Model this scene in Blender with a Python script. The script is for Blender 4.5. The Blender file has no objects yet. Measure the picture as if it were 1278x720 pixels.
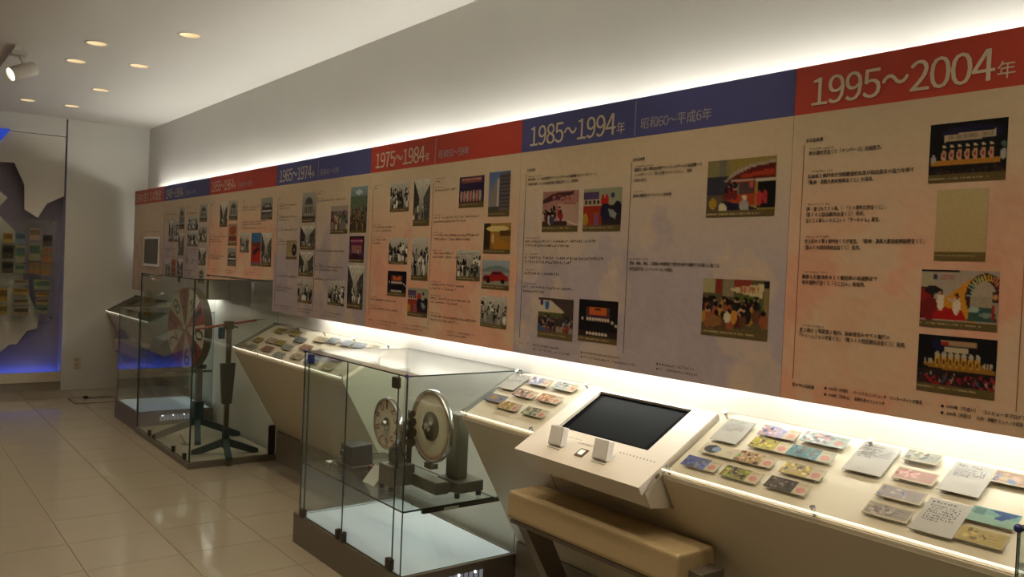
import bpy, bmesh, math, random
import numpy as np
from mathutils import Vector, Matrix
from mathutils.geometry import delaunay_2d_cdt

SC = bpy.context.scene
COL = SC.collection
R_ = random.Random(7)
NR = np.random.RandomState(5)

# ------------------------------------------------------------------ camera
YAW = math.atan(808.7 / 1040.0); PITCH = math.radians(-1.33); ROLL = math.radians(2.42)
fw0 = Vector((-math.cos(YAW), math.sin(YAW), 0)); r0 = Vector((math.sin(YAW), math.cos(YAW), 0)); u0 = Vector((0, 0, 1))
fw = fw0 * math.cos(PITCH) + u0 * math.sin(PITCH)
u1 = -fw0 * math.sin(PITCH) + u0 * math.cos(PITCH)
cr, sr = math.cos(ROLL), math.sin(ROLL)
cam_r = r0 * cr + u1 * sr
cam_u = -r0 * sr + u1 * cr
cam = bpy.data.cameras.new('camera'); cam.sensor_width = 36; cam.lens = 36 * 1040 / 1278; cam.clip_start = .05
camo = bpy.data.objects.new('camera', cam); COL.objects.link(camo)
M = Matrix((cam_r, cam_u, -fw)).transposed().to_4x4(); M.translation = (0, 0, 1.5)
camo.matrix_world = M
SC.camera = camo

# ------------------------------------------------------------------ light levels
TUBE_TOP = 38.0      # emission of the upper cove tubes
TUBE_LOW = 42.0     # emission of the lower cove tubes
DOWN_W = 27.0       # watts of each downlight
LIGHTBOX = 0.18     # glow of the showcase base panels
BLUE_W = 8.0
WARM = (1.0, .82, .585)
TUBEC = (1.0, .995, .95)
SC.view_settings.view_transform = 'Standard'; SC.view_settings.look = 'None'
SC.view_settings.gamma = 1; SC.view_settings.use_curve_mapping = False
SC.view_settings.exposure = 0.0
W = bpy.data.worlds.new('world'); SC.world = W; W.use_nodes = True
W.node_tree.nodes['Background'].inputs[0].default_value = (1, .9, .75, 1)
W.node_tree.nodes['Background'].inputs[1].default_value = 0.0

# ------------------------------------------------------------------ helpers
def lin(c):
    return tuple(((x / 12.92) if x <= .04045 else ((x + .055) / 1.055) ** 2.4) for x in c[:3])

MATS = {}
def mat(name, col=(.8, .8, .8), rough=.5, metal=0, emit=None, estr=0, noise=0, nscale=8, bump=0, bscale=60, spec=.5, coat=0):
    if name in MATS: return MATS[name]
    m = bpy.data.materials.new(name); m.use_nodes = True; nt = m.node_tree; b = nt.nodes['Principled BSDF']
    b.inputs['Base Color'].default_value = (*col, 1); b.inputs['Roughness'].default_value = rough
    b.inputs['Metallic'].default_value = metal; b.inputs['Specular IOR Level'].default_value = spec
    b.inputs['Coat Weight'].default_value = coat
    if emit: b.inputs['Emission Color'].default_value = (*emit, 1); b.inputs['Emission Strength'].default_value = estr
    if noise or bump:
        tc = nt.nodes.new('ShaderNodeTexCoord')
    if noise:
        n = nt.nodes.new('ShaderNodeTexNoise'); n.inputs['Scale'].default_value = nscale; n.inputs['Detail'].default_value = 4
        nt.links.new(tc.outputs['Object'], n.inputs['Vector'])
        mx = nt.nodes.new('ShaderNodeMix'); mx.data_type = 'RGBA'
        mx.inputs[6].default_value = (*[c * (1 - noise) for c in col], 1); mx.inputs[7].default_value = (*[min(1, c * (1 + noise)) for c in col], 1)
        nt.links.new(n.outputs['Fac'], mx.inputs[0]); nt.links.new(mx.outputs[2], b.inputs['Base Color'])
    if bump:
        n2 = nt.nodes.new('ShaderNodeTexNoise'); n2.inputs['Scale'].default_value = bscale; n2.inputs['Detail'].default_value = 3
        nt.links.new(tc.outputs['Object'], n2.inputs['Vector'])
        bp = nt.nodes.new('ShaderNodeBump'); bp.inputs['Strength'].default_value = bump; bp.inputs['Distance'].default_value = .002
        nt.links.new(n2.outputs['Fac'], bp.inputs['Height']); nt.links.new(bp.outputs['Normal'], b.inputs['Normal'])
    MATS[name] = m
    return m

def glass_mat(name, tint=(.93, .97, .95), refl=1.0, rough=.02):
    m = bpy.data.materials.new(name); m.use_nodes = True; nt = m.node_tree
    nt.nodes.remove(nt.nodes['Principled BSDF']); out = nt.nodes['Material Output']
    tr = nt.nodes.new('ShaderNodeBsdfTransparent'); tr.inputs[0].default_value = (*tint, 1)
    gl = nt.nodes.new('ShaderNodeBsdfGlossy'); gl.inputs['Roughness'].default_value = rough; gl.inputs[0].default_value = (refl, refl, refl, 1)
    g = nt.nodes.new('ShaderNodeNewGeometry')
    d = nt.nodes.new('ShaderNodeVectorMath'); d.operation = 'DOT_PRODUCT'
    nt.links.new(g.outputs['Incoming'], d.inputs[0]); nt.links.new(g.outputs['Normal'], d.inputs[1])
    def mth(op, a, bb=None):
        n = nt.nodes.new('ShaderNodeMath'); n.operation = op
        for i, x in enumerate((a, bb)):
            if x is None: continue
            if isinstance(x, (int, float)): n.inputs[i].default_value = x
            else: nt.links.new(x, n.inputs[i])
        return n.outputs[0]
    ab = mth('ABSOLUTE', d.outputs['Value']); om = mth('SUBTRACT', 1.0, ab); p5 = mth('POWER', om, 5.0)
    fac = mth('ADD', mth('MULTIPLY', p5, .96), .04)
    mx = nt.nodes.new('ShaderNodeMixShader')
    nt.links.new(fac, mx.inputs[0]); nt.links.new(tr.outputs[0], mx.inputs[1]); nt.links.new(gl.outputs[0], mx.inputs[2])
    nt.links.new(mx.outputs[0], out.inputs['Surface'])
    MATS[name] = m
    return m

def print_mat(name, rough=.45):
    if name in MATS: return MATS[name]
    m = bpy.data.materials.new(name); m.use_nodes = True; nt = m.node_tree; b = nt.nodes['Principled BSDF']
    a = nt.nodes.new('ShaderNodeAttribute'); a.attribute_name = 'ink'; nt.links.new(a.outputs['Color'], b.inputs['Base Color'])
    b.inputs['Roughness'].default_value = rough; b.inputs['Specular IOR Level'].default_value = .3
    MATS[name] = m
    return m

WO = {}
def tag(o, label=None, cat=None, group=None, kind=None):
    if label: o['label'] = label
    if cat: o['category'] = cat
    if group: o['group'] = group
    if kind: o['kind'] = kind
    return o

def thing(name, label, cat, loc, group=None):
    o = bpy.data.objects.new(name, None); COL.objects.link(o); o.location = loc; o.empty_display_size = .05
    WO[o.name] = Vector(loc); tag(o, label, cat, group)
    return o

def basis(d):
    d = Vector(d).normalized(); a = Vector((0, 0, 1)) if abs(d.z) < .9 else Vector((1, 0, 0))
    u = d.cross(a).normalized(); v = d.cross(u).normalized()
    return d, u, v

class MB:
    def __init__(s): s.v = []; s.f = []; s.m = []
    def add(s, vs, fs, m=0):
        o = len(s.v); s.v += [tuple(p) for p in vs]
        for i, f in enumerate(fs): s.f.append(tuple(o + k for k in f)); s.m.append(m if isinstance(m, int) else m[i])
        return s
    def box(s, x0, x1, y0, y1, z0, z1, m=0):
        vs = [(x0, y0, z0), (x1, y0, z0), (x1, y1, z0), (x0, y1, z0), (x0, y0, z1), (x1, y0, z1), (x1, y1, z1), (x0, y1, z1)]
        return s.add(vs, [(0, 3, 2, 1), (4, 5, 6, 7), (0, 1, 5, 4), (1, 2, 6, 5), (2, 3, 7, 6), (3, 0, 4, 7)], m)
    def obox(s, c, ax, ay, az, m=0):          # centre and three half-axis vectors
        c, ax, ay, az = Vector(c), Vector(ax), Vector(ay), Vector(az)
        vs = [c + ax * i + ay * j + az * k for k in (-1, 1) for i, j in ((-1, -1), (1, -1), (1, 1), (-1, 1))]
        return s.add(vs, [(0, 3, 2, 1), (4, 5, 6, 7), (0, 1, 5, 4), (1, 2, 6, 5), (2, 3, 7, 6), (3, 0, 4, 7)], m)
    def prism(s, prof, x0, x1, m=0):           # (y, z) outline swept along X
        n = len(prof); vs = [(x0, y, z) for y, z in prof] + [(x1, y, z) for y, z in prof]
        fs = [tuple(range(n)), tuple(range(2 * n - 1, n - 1, -1))] + [(i, n + i, n + (i + 1) % n, (i + 1) % n) for i in range(n)]
        return s.add(vs, fs, m)
    def prismx(s, prof, x0, x1, m=0): return s.prism(prof, x0, x1, m)
    def cyl(s, p0, p1, r0, r1=None, n=16, m=0, cap=True):
        r1 = r0 if r1 is None else r1; p0, p1 = Vector(p0), Vector(p1); d, u, v = basis(p1 - p0)
        vs = []
        for p, r in ((p0, r0), (p1, r1)):
            for i in range(n):
                a = 2 * math.pi * i / n; vs.append(p + (u * math.cos(a) + v * math.sin(a)) * r)
        fs = [(i, (i + 1) % n, n + (i + 1) % n, n + i) for i in range(n)]
        if cap: fs += [tuple(range(n - 1, -1, -1)), tuple(range(n, 2 * n))]
        return s.add(vs, fs, m)
    def lathe(s, o, d, prof, n=32, m=0, closed=False):     # profile of (radius, distance along d)
        o = Vector(o); d, u, v = basis(d); vs = []; k = len(prof)
        for r, t in prof:
            for i in range(n):
                a = 2 * math.pi * i / n; vs.append(o + d * t + (u * math.cos(a) + v * math.sin(a)) * r)
        fs = []
        for j in range(k if closed else k - 1):
            jj = (j + 1) % k
            for i in range(n): fs.append((j * n + i, j * n + (i + 1) % n, jj * n + (i + 1) % n, jj * n + i))
        return s.add(vs, fs, m)
    def tube(s, pts, r, n=8, m=0):
        pts = [Vector(p) for p in pts]; vs = []; k = len(pts)
        up = None
        for i, p in enumerate(pts):
            t = (pts[min(i + 1, k - 1)] - pts[max(i - 1, 0)]).normalized()
            if up is None: _, up, _ = basis(t)
            up = (up - t * up.dot(t)).normalized(); w = t.cross(up)
            for j in range(n):
                a = 2 * math.pi * j / n; vs.append(p + (up * math.cos(a) + w * math.sin(a)) * r)
        fs = [(i * n + j, i * n + (j + 1) % n, (i + 1) * n + (j + 1) % n, (i + 1) * n + j) for i in range(k - 1) for j in range(n)]
        fs += [tuple(range(n - 1, -1, -1)), tuple(range((k - 1) * n, k * n))]
        return s.add(vs, fs, m)
    def sphere(s, c, r, n=16, k=8, m=0, sc=(1, 1, 1)):
        c = Vector(c); vs = []
        for j in range(k + 1):
            a = math.pi * j / k
            for i in range(n):
                b = 2 * math.pi * i / n
                vs.append((c.x + r * sc[0] * math.sin(a) * math.cos(b), c.y + r * sc[1] * math.sin(a) * math.sin(b), c.z + r * sc[2] * math.cos(a)))
        fs = [(j * n + i, (j + 1) * n + i, (j + 1) * n + (i + 1) % n, j * n + (i + 1) % n) for j in range(k) for i in range(n)]
        return s.add(vs, fs, m)
    def build(s, name, mats, parent=None, smooth=False, origin=None, bevel=0, fix=True):
        me = bpy.data.meshes.new(name)
        if parent is not None: og = WO[parent.name]
        elif origin is not None: og = Vector(origin)
        else:
            a = np.array(s.v); og = Vector(((a[:, 0].min() + a[:, 0].max()) / 2, (a[:, 1].min() + a[:, 1].max()) / 2, a[:, 2].min()))
        me.from_pydata([tuple(Vector(p) - og) for p in s.v], [], s.f)
        for mm in (mats if isinstance(mats, (list, tuple)) else [mats]): me.materials.append(mm)
        me.polygons.foreach_set('material_index', s.m)
        if fix:
            bm = bmesh.new(); bm.from_mesh(me); bmesh.ops.remove_doubles(bm, verts=bm.verts, dist=1e-6)
            bmesh.ops.recalc_face_normals(bm, faces=bm.faces); bm.to_mesh(me); bm.free()
        if smooth:
            me.polygons.foreach_set('use_smooth', [True] * len(me.polygons))
            if smooth != 'all': me.set_sharp_from_angle(angle=math.radians(38))
        o = bpy.data.objects.new(name, me); COL.objects.link(o)
        if parent is not None: o.parent = parent; WO[o.name] = og
        else: o.location = og; WO[o.name] = og
        if bevel:
            b = o.modifiers.new('bevel', 'BEVEL'); b.width = bevel; b.segments = 3; b.limit_method = 'ANGLE'
        return o

def copy_tree(o, parent=None):
    c = o.copy(); COL.objects.link(c); c.parent = parent
    for ch in o.children: copy_tree(ch, c)
    return c

def struct(o): o['kind'] = 'structure'; return o

# ------------------------------------------------------------------ flat print: colours painted on a fine grid of points
class Canvas:
    def __init__(s, w, h, c):
        s.w, s.h = w, h; s.a = np.zeros((h, w, 3)); s.a[:] = c
        s.U, s.V = np.meshgrid((np.arange(w)) / (w - 1), (np.arange(h)) / (h - 1))
    def put(s, k, c, al=1):
        s.a[k] = s.a[k] * (1 - al) + np.array(c) * al; return s
    def rect(s, u0, v0, u1, v1, c, al=1): return s.put((s.U >= u0) & (s.U <= u1) & (s.V >= v0) & (s.V <= v1), c, al)
    def ell(s, u, v, ru, rv, c, al=1): return s.put(((s.U - u) / ru) ** 2 + ((s.V - v) / rv) ** 2 <= 1, c, al)
    def poly(s, pts, c, al=1):
        k = np.zeros(s.U.shape, bool); n = len(pts)
        for i in range(n):
            x0, y0 = pts[i]; x1, y1 = pts[(i + 1) % n]
            if y0 == y1: continue
            k ^= ((y0 > s.V) != (y1 > s.V)) & (s.U < (x1 - x0) * (s.V - y0) / (y1 - y0) + x0)
        return s.put(k, c, al)
    def grad(s, c0, c1, v0=0, v1=1):
        t = np.clip((s.V - v0) / (v1 - v0), 0, 1)[..., None]; s.a = np.array(c0) * (1 - t) + np.array(c1) * t; return s
    def noise(s, amt, u0=0, v0=0, u1=1, v1=1, mono=True):
        k = (s.U >= u0) & (s.U <= u1) & (s.V >= v0) & (s.V <= v1)
        n = NR.uniform(-amt, amt, (s.h, s.w, 1 if mono else 3)); s.a[k] = np.clip((s.a + n)[k], 0, 1); return s
    def crowd(s, n, v0, v1, pal, size=.09, head=(.72, .52, .4), hair=(.08, .06, .05), u0=0, u1=1):
        for v in np.sort(NR.uniform(v0, v1, n)):
            u = NR.uniform(u0, u1); c = pal[NR.randint(len(pal))]; z = size * (.8 + .4 * NR.rand())
            s.ell(u, v + z * 1.2, z * .55, z * 1.25, c); s.ell(u, v, z * .3, z * .42, head if NR.rand() < .5 else hair); s.ell(u, v - z * .2, z * .3, z * .3, hair)
        return s
    def caption(s, v=.86, c=(.36, .30, .17)):
        s.rect(0, v, 1, 1, c)
        s.marks(.03, v + .06, .8, (.62, .55, .4)); return s
    def marks(s, u0, v, u1, c):
        r = int(round(v * (s.h - 1)))
        if 0 <= r < s.h:
            for i in range(int(u0 * s.w), int(u1 * s.w)):
                if NR.rand() < .7: s.a[r, i] = c
        return s

def print_grid(name, p0, U, V, cv, parent, material, label=None):
    """p0 is the top-left corner, U runs along the width, V down the height."""
    p0, U, V = Vector(p0), Vector(U), Vector(V); w, h = cv.w, cv.h; og = WO[parent.name]
    u = np.linspace(0, 1, w); v = np.linspace(0, 1, h); UU, VV = np.meshgrid(u, v)
    P = np.array(p0 - og)[None, None] + UU[..., None] * np.array(U) + VV[..., None] * np.array(V)
    idx = np.arange(w * h).reshape(h, w)
    F = np.stack([idx[:-1, :-1], idx[1:, :-1], idx[1:, 1:], idx[:-1, 1:]], -1).reshape(-1, 4)
    me = bpy.data.meshes.new(name); me.from_pydata(P.reshape(-1, 3).tolist(), [], F.tolist())
    at = me.attributes.new('ink', 'FLOAT_COLOR', 'POINT')
    a = np.clip(cv.a, 0, 1); a = np.where(a <= .04045, a / 12.92, ((a + .055) / 1.055) ** 2.4)
    at.data.foreach_set('color', np.concatenate([a, np.ones((h, w, 1))], -1).astype(np.float32).ravel())
    me.materials.append(material)
    o = bpy.data.objects.new(name, me); COL.objects.link(o); o.parent = parent; WO[o.name] = og
    if label: o['label'] = label
    return o

def text_polys(body, size=1.0, res=2, bold=0.0):
    c = bpy.data.curves.new('lettering', 'FONT'); c.body = body; c.size = size; c.resolution_u = res; c.offset = 0.0
    o = bpy.data.objects.new('lettering', c); COL.objects.link(o)
    dg = bpy.context.evaluated_depsgraph_get(); dg.update()
    me = bpy.data.meshes.new_from_object(o.evaluated_get(dg))
    vs = [tuple(v.co) for v in me.vertices]; fs = [tuple(p.vertices) for p in me.polygons]
    bpy.data.objects.remove(o); bpy.data.curves.remove(c); bpy.data.meshes.remove(me)
    return vs, fs

def put_text(mb, body, p0, U, V, width=None, height=None, res=2, bold=0):
    """baseline starts at p0; scaled to the width along U and the cap height along V."""
    vs, fs = text_polys(body, 1.0, res, bold)
    if not vs: return
    x0 = min(v[0] for v in vs); x1 = max(v[0] for v in vs)
    sx = width / (x1 - x0); sy = height if height else sx
    p0, U, V = Vector(p0), Vector(U), Vector(V)
    N = U.cross(V).normalized()
    for i, sh in enumerate((0.0,) if not bold else (-bold, bold)):
        mb.add([p0 + N * (.0004 * i) + U * ((v[0] - x0 + sh) * sx) + V * (v[1] * sy) for v in vs], fs)

def put_glyphs(mb, body, p0, U, V, width, cap):
    """display lettering set glyph by glyph; figures in the plain sans cut."""
    wide = {c: chr(ord(c) + 0xFEE0) for c in '0123456789'}; adv = []
    for c in body: adv.append(.575 if c in wide else (.86 if c in '～〜' else 1.0))
    k = width / sum(adv); sy = cap / .733; x = 0; p0, U, V = Vector(p0), Vector(U), Vector(V)
    for c, a in zip(body, adv):
        vs, fs = text_polys(wide.get(c, c), 1.0, 3); xm = (min(v[0] for v in vs) + max(v[0] for v in vs)) / 2
        sx = min(k, sy) if c in wide else k * a
        q = p0 + U * (x + a * k / 2)
        for i, sh in enumerate((-.016, .016)): mb.add([q + U.cross(V).normalized() * (.0005 * i) + U * ((v[0] - xm + sh) * sx) + V * (v[1] * sy) for v in vs], fs)
        x += a * k

def put_marks(mb, p0, U, V, width, h, rng, pitch=None):
    """lettering too small to read: a row of tiny strokes."""
    p0, U, V = Vector(p0), Vector(U), Vector(V); pitch = pitch or h * 1.05; n = int(width / pitch)
    for i in range(n):
        if rng.random() < .07: continue
        b = p0 + U * (i * pitch)
        for k in range(rng.randint(2, 3)):
            if rng.random() < .5:
                q = b + V * (h * rng.uniform(.0, .85)); w, t = pitch * rng.uniform(.45, .85), h * .16
            else:
                q = b + U * (pitch * rng.uniform(.05, .7)); w, t = pitch * .16, h * rng.uniform(.6, .95)
            mb.add([q, q + U * w, q + U * w + V * t, q + V * t], [(0, 1, 2, 3)])

X_, Y_, Z_ = Vector((1, 0, 0)), Vector((0, 1, 0)), Vector((0, 0, 1))

# ------------------------------------------------------------------ materials
wallm = mat('warm white wall paint', (.68, .66, .60), .75, noise=.03, nscale=3, bump=.15, bscale=120)
ceilm = mat('ceiling paint', (.68, .65, .585), .8, noise=.02, nscale=2)
tilem = mat('polished beige floor tile', (.33, .285, .21), .075, noise=.06, nscale=2.2, spec=.5, bump=.03, bscale=9)
groutm = mat('tile joint', (.24, .205, .15), .6)
creamm = mat('cream laminate', (.68, .60, .45), .45, noise=.02, nscale=4)
bedm = mat('cream display bed', (.74, .66, .50), .6)
kioskm = mat('cream kiosk shell', (.70, .63, .51), .4)
screenm = mat('black screen glass', (.006, .006, .007), .35, spec=.004)
metalm = mat('brushed grey-brown metal', (.23, .20, .165), .42, metal=.55, noise=.06, nscale=40)
steelm = mat('polished steel', (.55, .54, .52), .25, metal=1)
darkm = mat('dark bronze metal', (.09, .075, .06), .4, metal=.6)
blackm = mat('black rubber', (.02, .02, .02), .6)
edgem = mat('dark glass edge', (.03, .05, .042), .2)
glassm = glass_mat('clear glass', (.945, .975, .96))
acrym = glass_mat('clear acrylic', (.975, .98, .97), rough=0.0, refl=.012)
glowm = mat('white light box panel', (.62, .65, .68), .5, emit=(.82, .92, 1.0), estr=LIGHTBOX)
inkm = mat('black print ink', (.035, .025, .02), .6)
titlem = mat('cream header lettering', (.62, .53, .38), .5)
subm = mat('pale grey header lettering', (.36, .33, .36), .5)
printm = print_mat('printed photograph', .4)
boardm = print_mat('printed board', .5)
cardpm = print_mat('printed paper card', .55)
redm = mat('red header print', lin((.70, .23, .15)), .5)
bluem = mat('indigo header print', lin((.29, .30, .52)), .5)
brownm = mat('board core', (.16, .12, .09), .6)
olivem = mat('olive grey machine enamel', (.13, .12, .09), .4, noise=.08, nscale=20)
tealm = mat('dark teal iron', (.035, .07, .075), .4, metal=.3)
leatherm = mat('tan vinyl upholstery', (.46, .35, .19), .5, noise=.06, nscale=14, bump=.25, bscale=90)
tubem = mat('fluorescent tube upper', (1, 1, 1), .5, emit=TUBEC, estr=TUBE_TOP)
tubelm = mat('fluorescent tube lower', (1, 1, 1), .5, emit=TUBEC, estr=TUBE_LOW)
whitem = mat('white enamel', (.75, .73, .68), .4)
paperm = mat('white paper', (.64, .61, .54), .7)

# ------------------------------------------------------------------ room shell
WY = 2.5; CZ = 2.895; BX = -9.96; FX = 2.6; LY = -3.6
DOWN = [(-5.49, 1.60), (-6.19, 1.20), (-6.88, 1.20), (-6.67, 1.585), (-7.92, 1.58), (-9.03, 1.55), (-9.05, 1.18),
        (-4.30, 1.60), (-3.10, 1.60), (-1.90, 1.60), (-.70, 1.60), (.50, 1.60), (-3.70, 1.15), (-2.50, 1.15), (-1.30, 1.15), (-.1, 1.15),  # out of view: wall row carried on, nearer lamps added as front fill
        (-7.9, -1.2), (-5.5, -1.2), (-3.1, -1.2), (-.7, -1.2)]  # unseen row added and boosted as room fill light
DR = .066

def ceiling():
    pts = [(BX - .4, LY), (FX, LY), (FX, WY + .1), (BX - .4, WY + .1)]; edges = [(0, 1), (1, 2), (2, 3), (3, 0)]; n = 24
    for (x, y) in DOWN:
        o = len(pts); pts += [(x + DR * math.cos(2 * math.pi * i / n), y + DR * math.sin(2 * math.pi * i / n)) for i in range(n)]
        edges += [(o + i, o + (i + 1) % n) for i in range(n)]
    v, e, f, *_ = delaunay_2d_cdt([Vector(p) for p in pts], edges, [], 0, 1e-5)
    mb = MB(); keep = []
    for t in f:
        c = sum((v[i] for i in t), Vector((0, 0))) / len(t)
        if any((c - Vector(d)).length < DR * .98 for d in DOWN): continue
        keep.append(tuple(t))
    mb.add([(p.x, p.y, CZ) for p in v], keep)
    o = mb.build('ceiling', ceilm, origin=(0, 0, CZ), fix=False); return struct(o)
ceiling()
struct(MB().box(BX - .4, FX + .1, LY - .1, LY, 0, CZ + .2).build('wall_opposite', mat('dim surrounding wall', (.42, .39, .34), .8, noise=.03)))
struct(MB().box(FX, FX + .1, LY, WY + .1, 0, CZ + .2).build('wall_behind', mat('dim surrounding wall', (.42, .39, .34), .8, noise=.03)))
struct(MB().box(BX - .4, FX, WY, WY + .1, 0, CZ + .2).build('wall_timeline', wallm))
struct(MB().box(BX - .1, BX, 1.68, WY, 0, CZ).build('wall_far', wallm))
struct(MB().box(BX - .5, BX - .2, LY, 1.68, 0, CZ).build('wall_recess', mat('mauve recess paint', (.34, .30, .36), .7, noise=.03)))
# small return of the recess beside the far wall
struct(MB().box(BX - .2, BX - .1, 1.68, 1.72, 0, CZ).build('trim_1', wallm))

# floor: base slab with separate tiles
floor = struct(MB().box(BX - .5, FX, LY, WY + .1, -.1, -.004).build('floor', groutm, origin=(0, 0, 0)))
TS = .438
tmesh = None; far = MB()
nx0 = int((BX - .4) / TS) - 1
def tile_box(mb, x, y, g=.0010):
    x0, x1, y0, y1 = x + g, min(x + TS, FX) - g, y + g, min(y + TS, WY) - g; b = .0015
    mb.add([(x0, y0, -.004), (x1, y0, -.004), (x1, y1, -.004), (x0, y1, -.004), (x0 + b, y0 + b, 0), (x1 - b, y0 + b, 0), (x1 - b, y1 - b, 0), (x0 + b, y1 - b, 0)],
           [(4, 5, 6, 7), (0, 1, 5, 4), (1, 2, 6, 5), (2, 3, 7, 6), (3, 0, 4, 7)])
for j in range(-11, 2):
    y = 1.72 + j * TS
    for i in range(nx0, 8):
        x = i * TS + .12
        if x + TS < BX - .45 or x > FX: continue
        if y > .2 - TS and x < -1.0:
            if tmesh is None:
                t = MB(); tile_box(t, 0, 0); t0 = t.build('tile', tilem, parent=floor); tmesh = t0.data; t0.location = (x, y, 0)
            else:
                o = bpy.data.objects.new('tile', tmesh); COL.objects.link(o); o.parent = floor; o.location = (x, y, 0)
        else: tile_box(far, x, y)
fo = far.build('distant_tiles', tilem, parent=floor); fo['kind'] = 'stuff'

# far recess: sill, plinth, fascia and cut-out map boards
struct(MB().box(BX - .2, BX + .0, LY, 1.68, .095, .165).box(BX - .014, BX, LY, 1.68, .165, .2).build('trim_2', creamm))
struct(MB().box(BX - .2, BX - .012, LY, 1.68, 0, .095).build('baseboard_recess', mat('taupe plinth', (.34, .29, .22), .6)))
struct(MB().box(BX - .2, BX - .002, LY, 1.665, 2.705, CZ).build('trim_3', wallm))

def cut_board(name, label, outline, x, th, m, cat='wall panel'):
    n = len(outline); mb = MB()
    vs = [(x, y, z) for y, z in outline] + [(x - th, y, z) for y, z in outline]
    fs = [tuple(range(n)), tuple(range(2 * n - 1, n - 1, -1))] + [(i, n + i, n + (i + 1) % n, (i + 1) % n) for i in range(n)]
    o = mb.add(vs, fs).build(name, m); tag(o, label, cat); return o
boardw = mat('white cut-out board', (.64, .60, .52), .6)
MX = BX - .012
cut_board('cutout_board', 'large white jagged cut-out board hanging from the fascia of the recessed far wall',
          [(LY, 2.70), (LY, 2.30), (.2, 2.30), (.45, 2.52), (.8, 2.36), (1.073, 2.374), (1.199, 2.379), (1.293, 2.159), (1.299, 1.905), (1.423, 1.828), (1.505, 1.984), (1.664, 2.075), (1.664, 2.70)], MX, .025, boardw)
cut_board('cutout_board', 'small white pointed cut-out board above the ticket cards on the far wall',
          [(.75, 2.16), (1.08, 2.073), (1.146, 2.015), (1.084, 1.928), (.7, 1.95)], MX, .025, boardw)
cut_board('cutout_board', 'tall white map-shaped cut-out board behind the ticket cards on the far wall',
          [(.5, 1.86), (1.086, 1.827), (1.225, 1.679), (1.271, 1.582), (1.319, 1.124), (1.412, 0.915), (1.475, 0.788), (1.448, 0.661), (1.36, 0.637), (1.269, 0.496), (1.204, 0.497), (1.12, 0.416), (.9, .32), (.4, .5), (.3, 1.5)], MX - .05, .025, boardw)
cut_board('blue_sign_board', 'bright blue pointed sign board on the white cut-out board by the ceiling',
          [(.75, 2.70), (1.065, 2.712), (1.153, 2.713), (1.068, 2.587), (.80, 2.36)], MX + .03, .028, mat('bright blue acrylic', (.02, .07, .62), .3, emit=(.03, .1, .9), estr=.35), 'sign')

# blue strip light at the foot of the recess
bl = thing('blue_strip_light', 'blue light strip glowing at the foot of the recessed far wall', 'light', (BX - .1, -.6, .165))
MB().box(BX - .17, BX - .14, -3.2, 1.66, .165, .171).build('housing', darkm, bl)
MB().box(BX - .166, BX - .144, -3.2, 1.655, .171, .176).build('diffuser', mat('blue diffuser', (.1, .2, .9), .4, emit=(.05, .14, 1.0), estr=BLUE_W), bl)

# glass sheet with ticket cards
gw = thing('wall_display_glass', 'large glass sheet on steel studs in front of the map cut-outs', 'glass panel', (BX + .02, .6, .78))
MB().box(BX + .015, BX + .021, -.4, 1.60, .74, 1.81).build('glass_sheet', [glassm], gw)
for (y, z) in ((1.565, 1.778), (1.565, .78), (.6, 1.778), (.6, .78)):
    MB().cyl((MX - .01, y, z), (BX + .034, y, z), .012, n=14).build('stud', steelm, gw, smooth=True)
CARDC = {'green and white': [(.52, .52, .40), (.26, .36, .28)], 'dark photo': [(.3, .27, .2), (.13, .12, .1)], 'yellow': [(.62, .52, .25), (.42, .33, .15)],
         'orange': [(.56, .40, .22), (.46, .38, .25)], 'pale blue': [(.42, .5, .52), (.25, .32, .36)], 'cream': [(.6, .54, .4), (.36, .32, .24)]}
cl = [(1.155, 1.603, .085, .10, 'yellow'), (1.266, 1.61, .095, .12, 'pale blue'), (1.398, 1.657, .10, .12, 'cream'), (1.514, 1.596, .09, .12, 'dark photo'),
      (1.159, 1.46, .10, .14, 'dark photo'), (1.268, 1.44, .09, .18, 'green and white'), (1.398, 1.47, .10, .18, 'green and white'), (1.51, 1.44, .10, .16, 'orange'),
      (1.159, 1.30, .10, .12, 'dark photo'), (1.272, 1.29, .09, .09, 'green and white'), (1.398, 1.30, .10, .12, 'orange'), (1.505, 1.29, .09, .12, 'orange'),
      (1.282, 1.149, .12, .05, 'cream'), (1.477, 1.125, .15, .11, 'green and white'), (1.284, 1.055, .14, .065, 'yellow'), (1.48, 1.026, .12, .05, 'yellow'),
      (1.287, 0.948, .13, .065, 'cream'), (1.482, 0.95, .12, .065, 'cream'), (1.124, 1.013, .08, .14, 'yellow'), (1.289, 0.847, .14, .085, 'cream'), (1.484, 0.865, .10, .08, 'green and white'), (1.128, 0.859, .08, .10, 'yellow'),
      (1.03, 1.6, .1, .12, 'cream'), (1.03, 1.42, .1, .16, 'green and white'), (1.03, 1.25, .1, .1, 'orange'), (.98, .95, .12, .08, 'cream')]
for (y, z, w, h, cn) in cl:
    c0, c1 = CARDC[cn]
    cc = thing('ticket_card', ('wide ' if w > h * 1.3 else 'tall ' if h > w * 1.3 else 'squarish ') + cn + ' printed ticket card mounted on the glass by the map cut-outs', 'card', (BX, y, z - h / 2), 'ticket cards on the far wall glass')
    MB().box(BX + .009, BX + .0148, y - w / 2, y + w / 2, z - h / 2, z + h / 2).build('card', paperm, cc)
    cv = Canvas(12, 12, c0).rect(.08, .15, .92, .62, c1).noise(.1, mono=False); cv.rect(0, .74, 1, .8, (.3, .27, .2), .5)
    print_grid('print', (BX + .0222, y - w / 2, z + h / 2), (0, w, 0), (0, 0, -h), cv, cc, cardpm)

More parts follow.
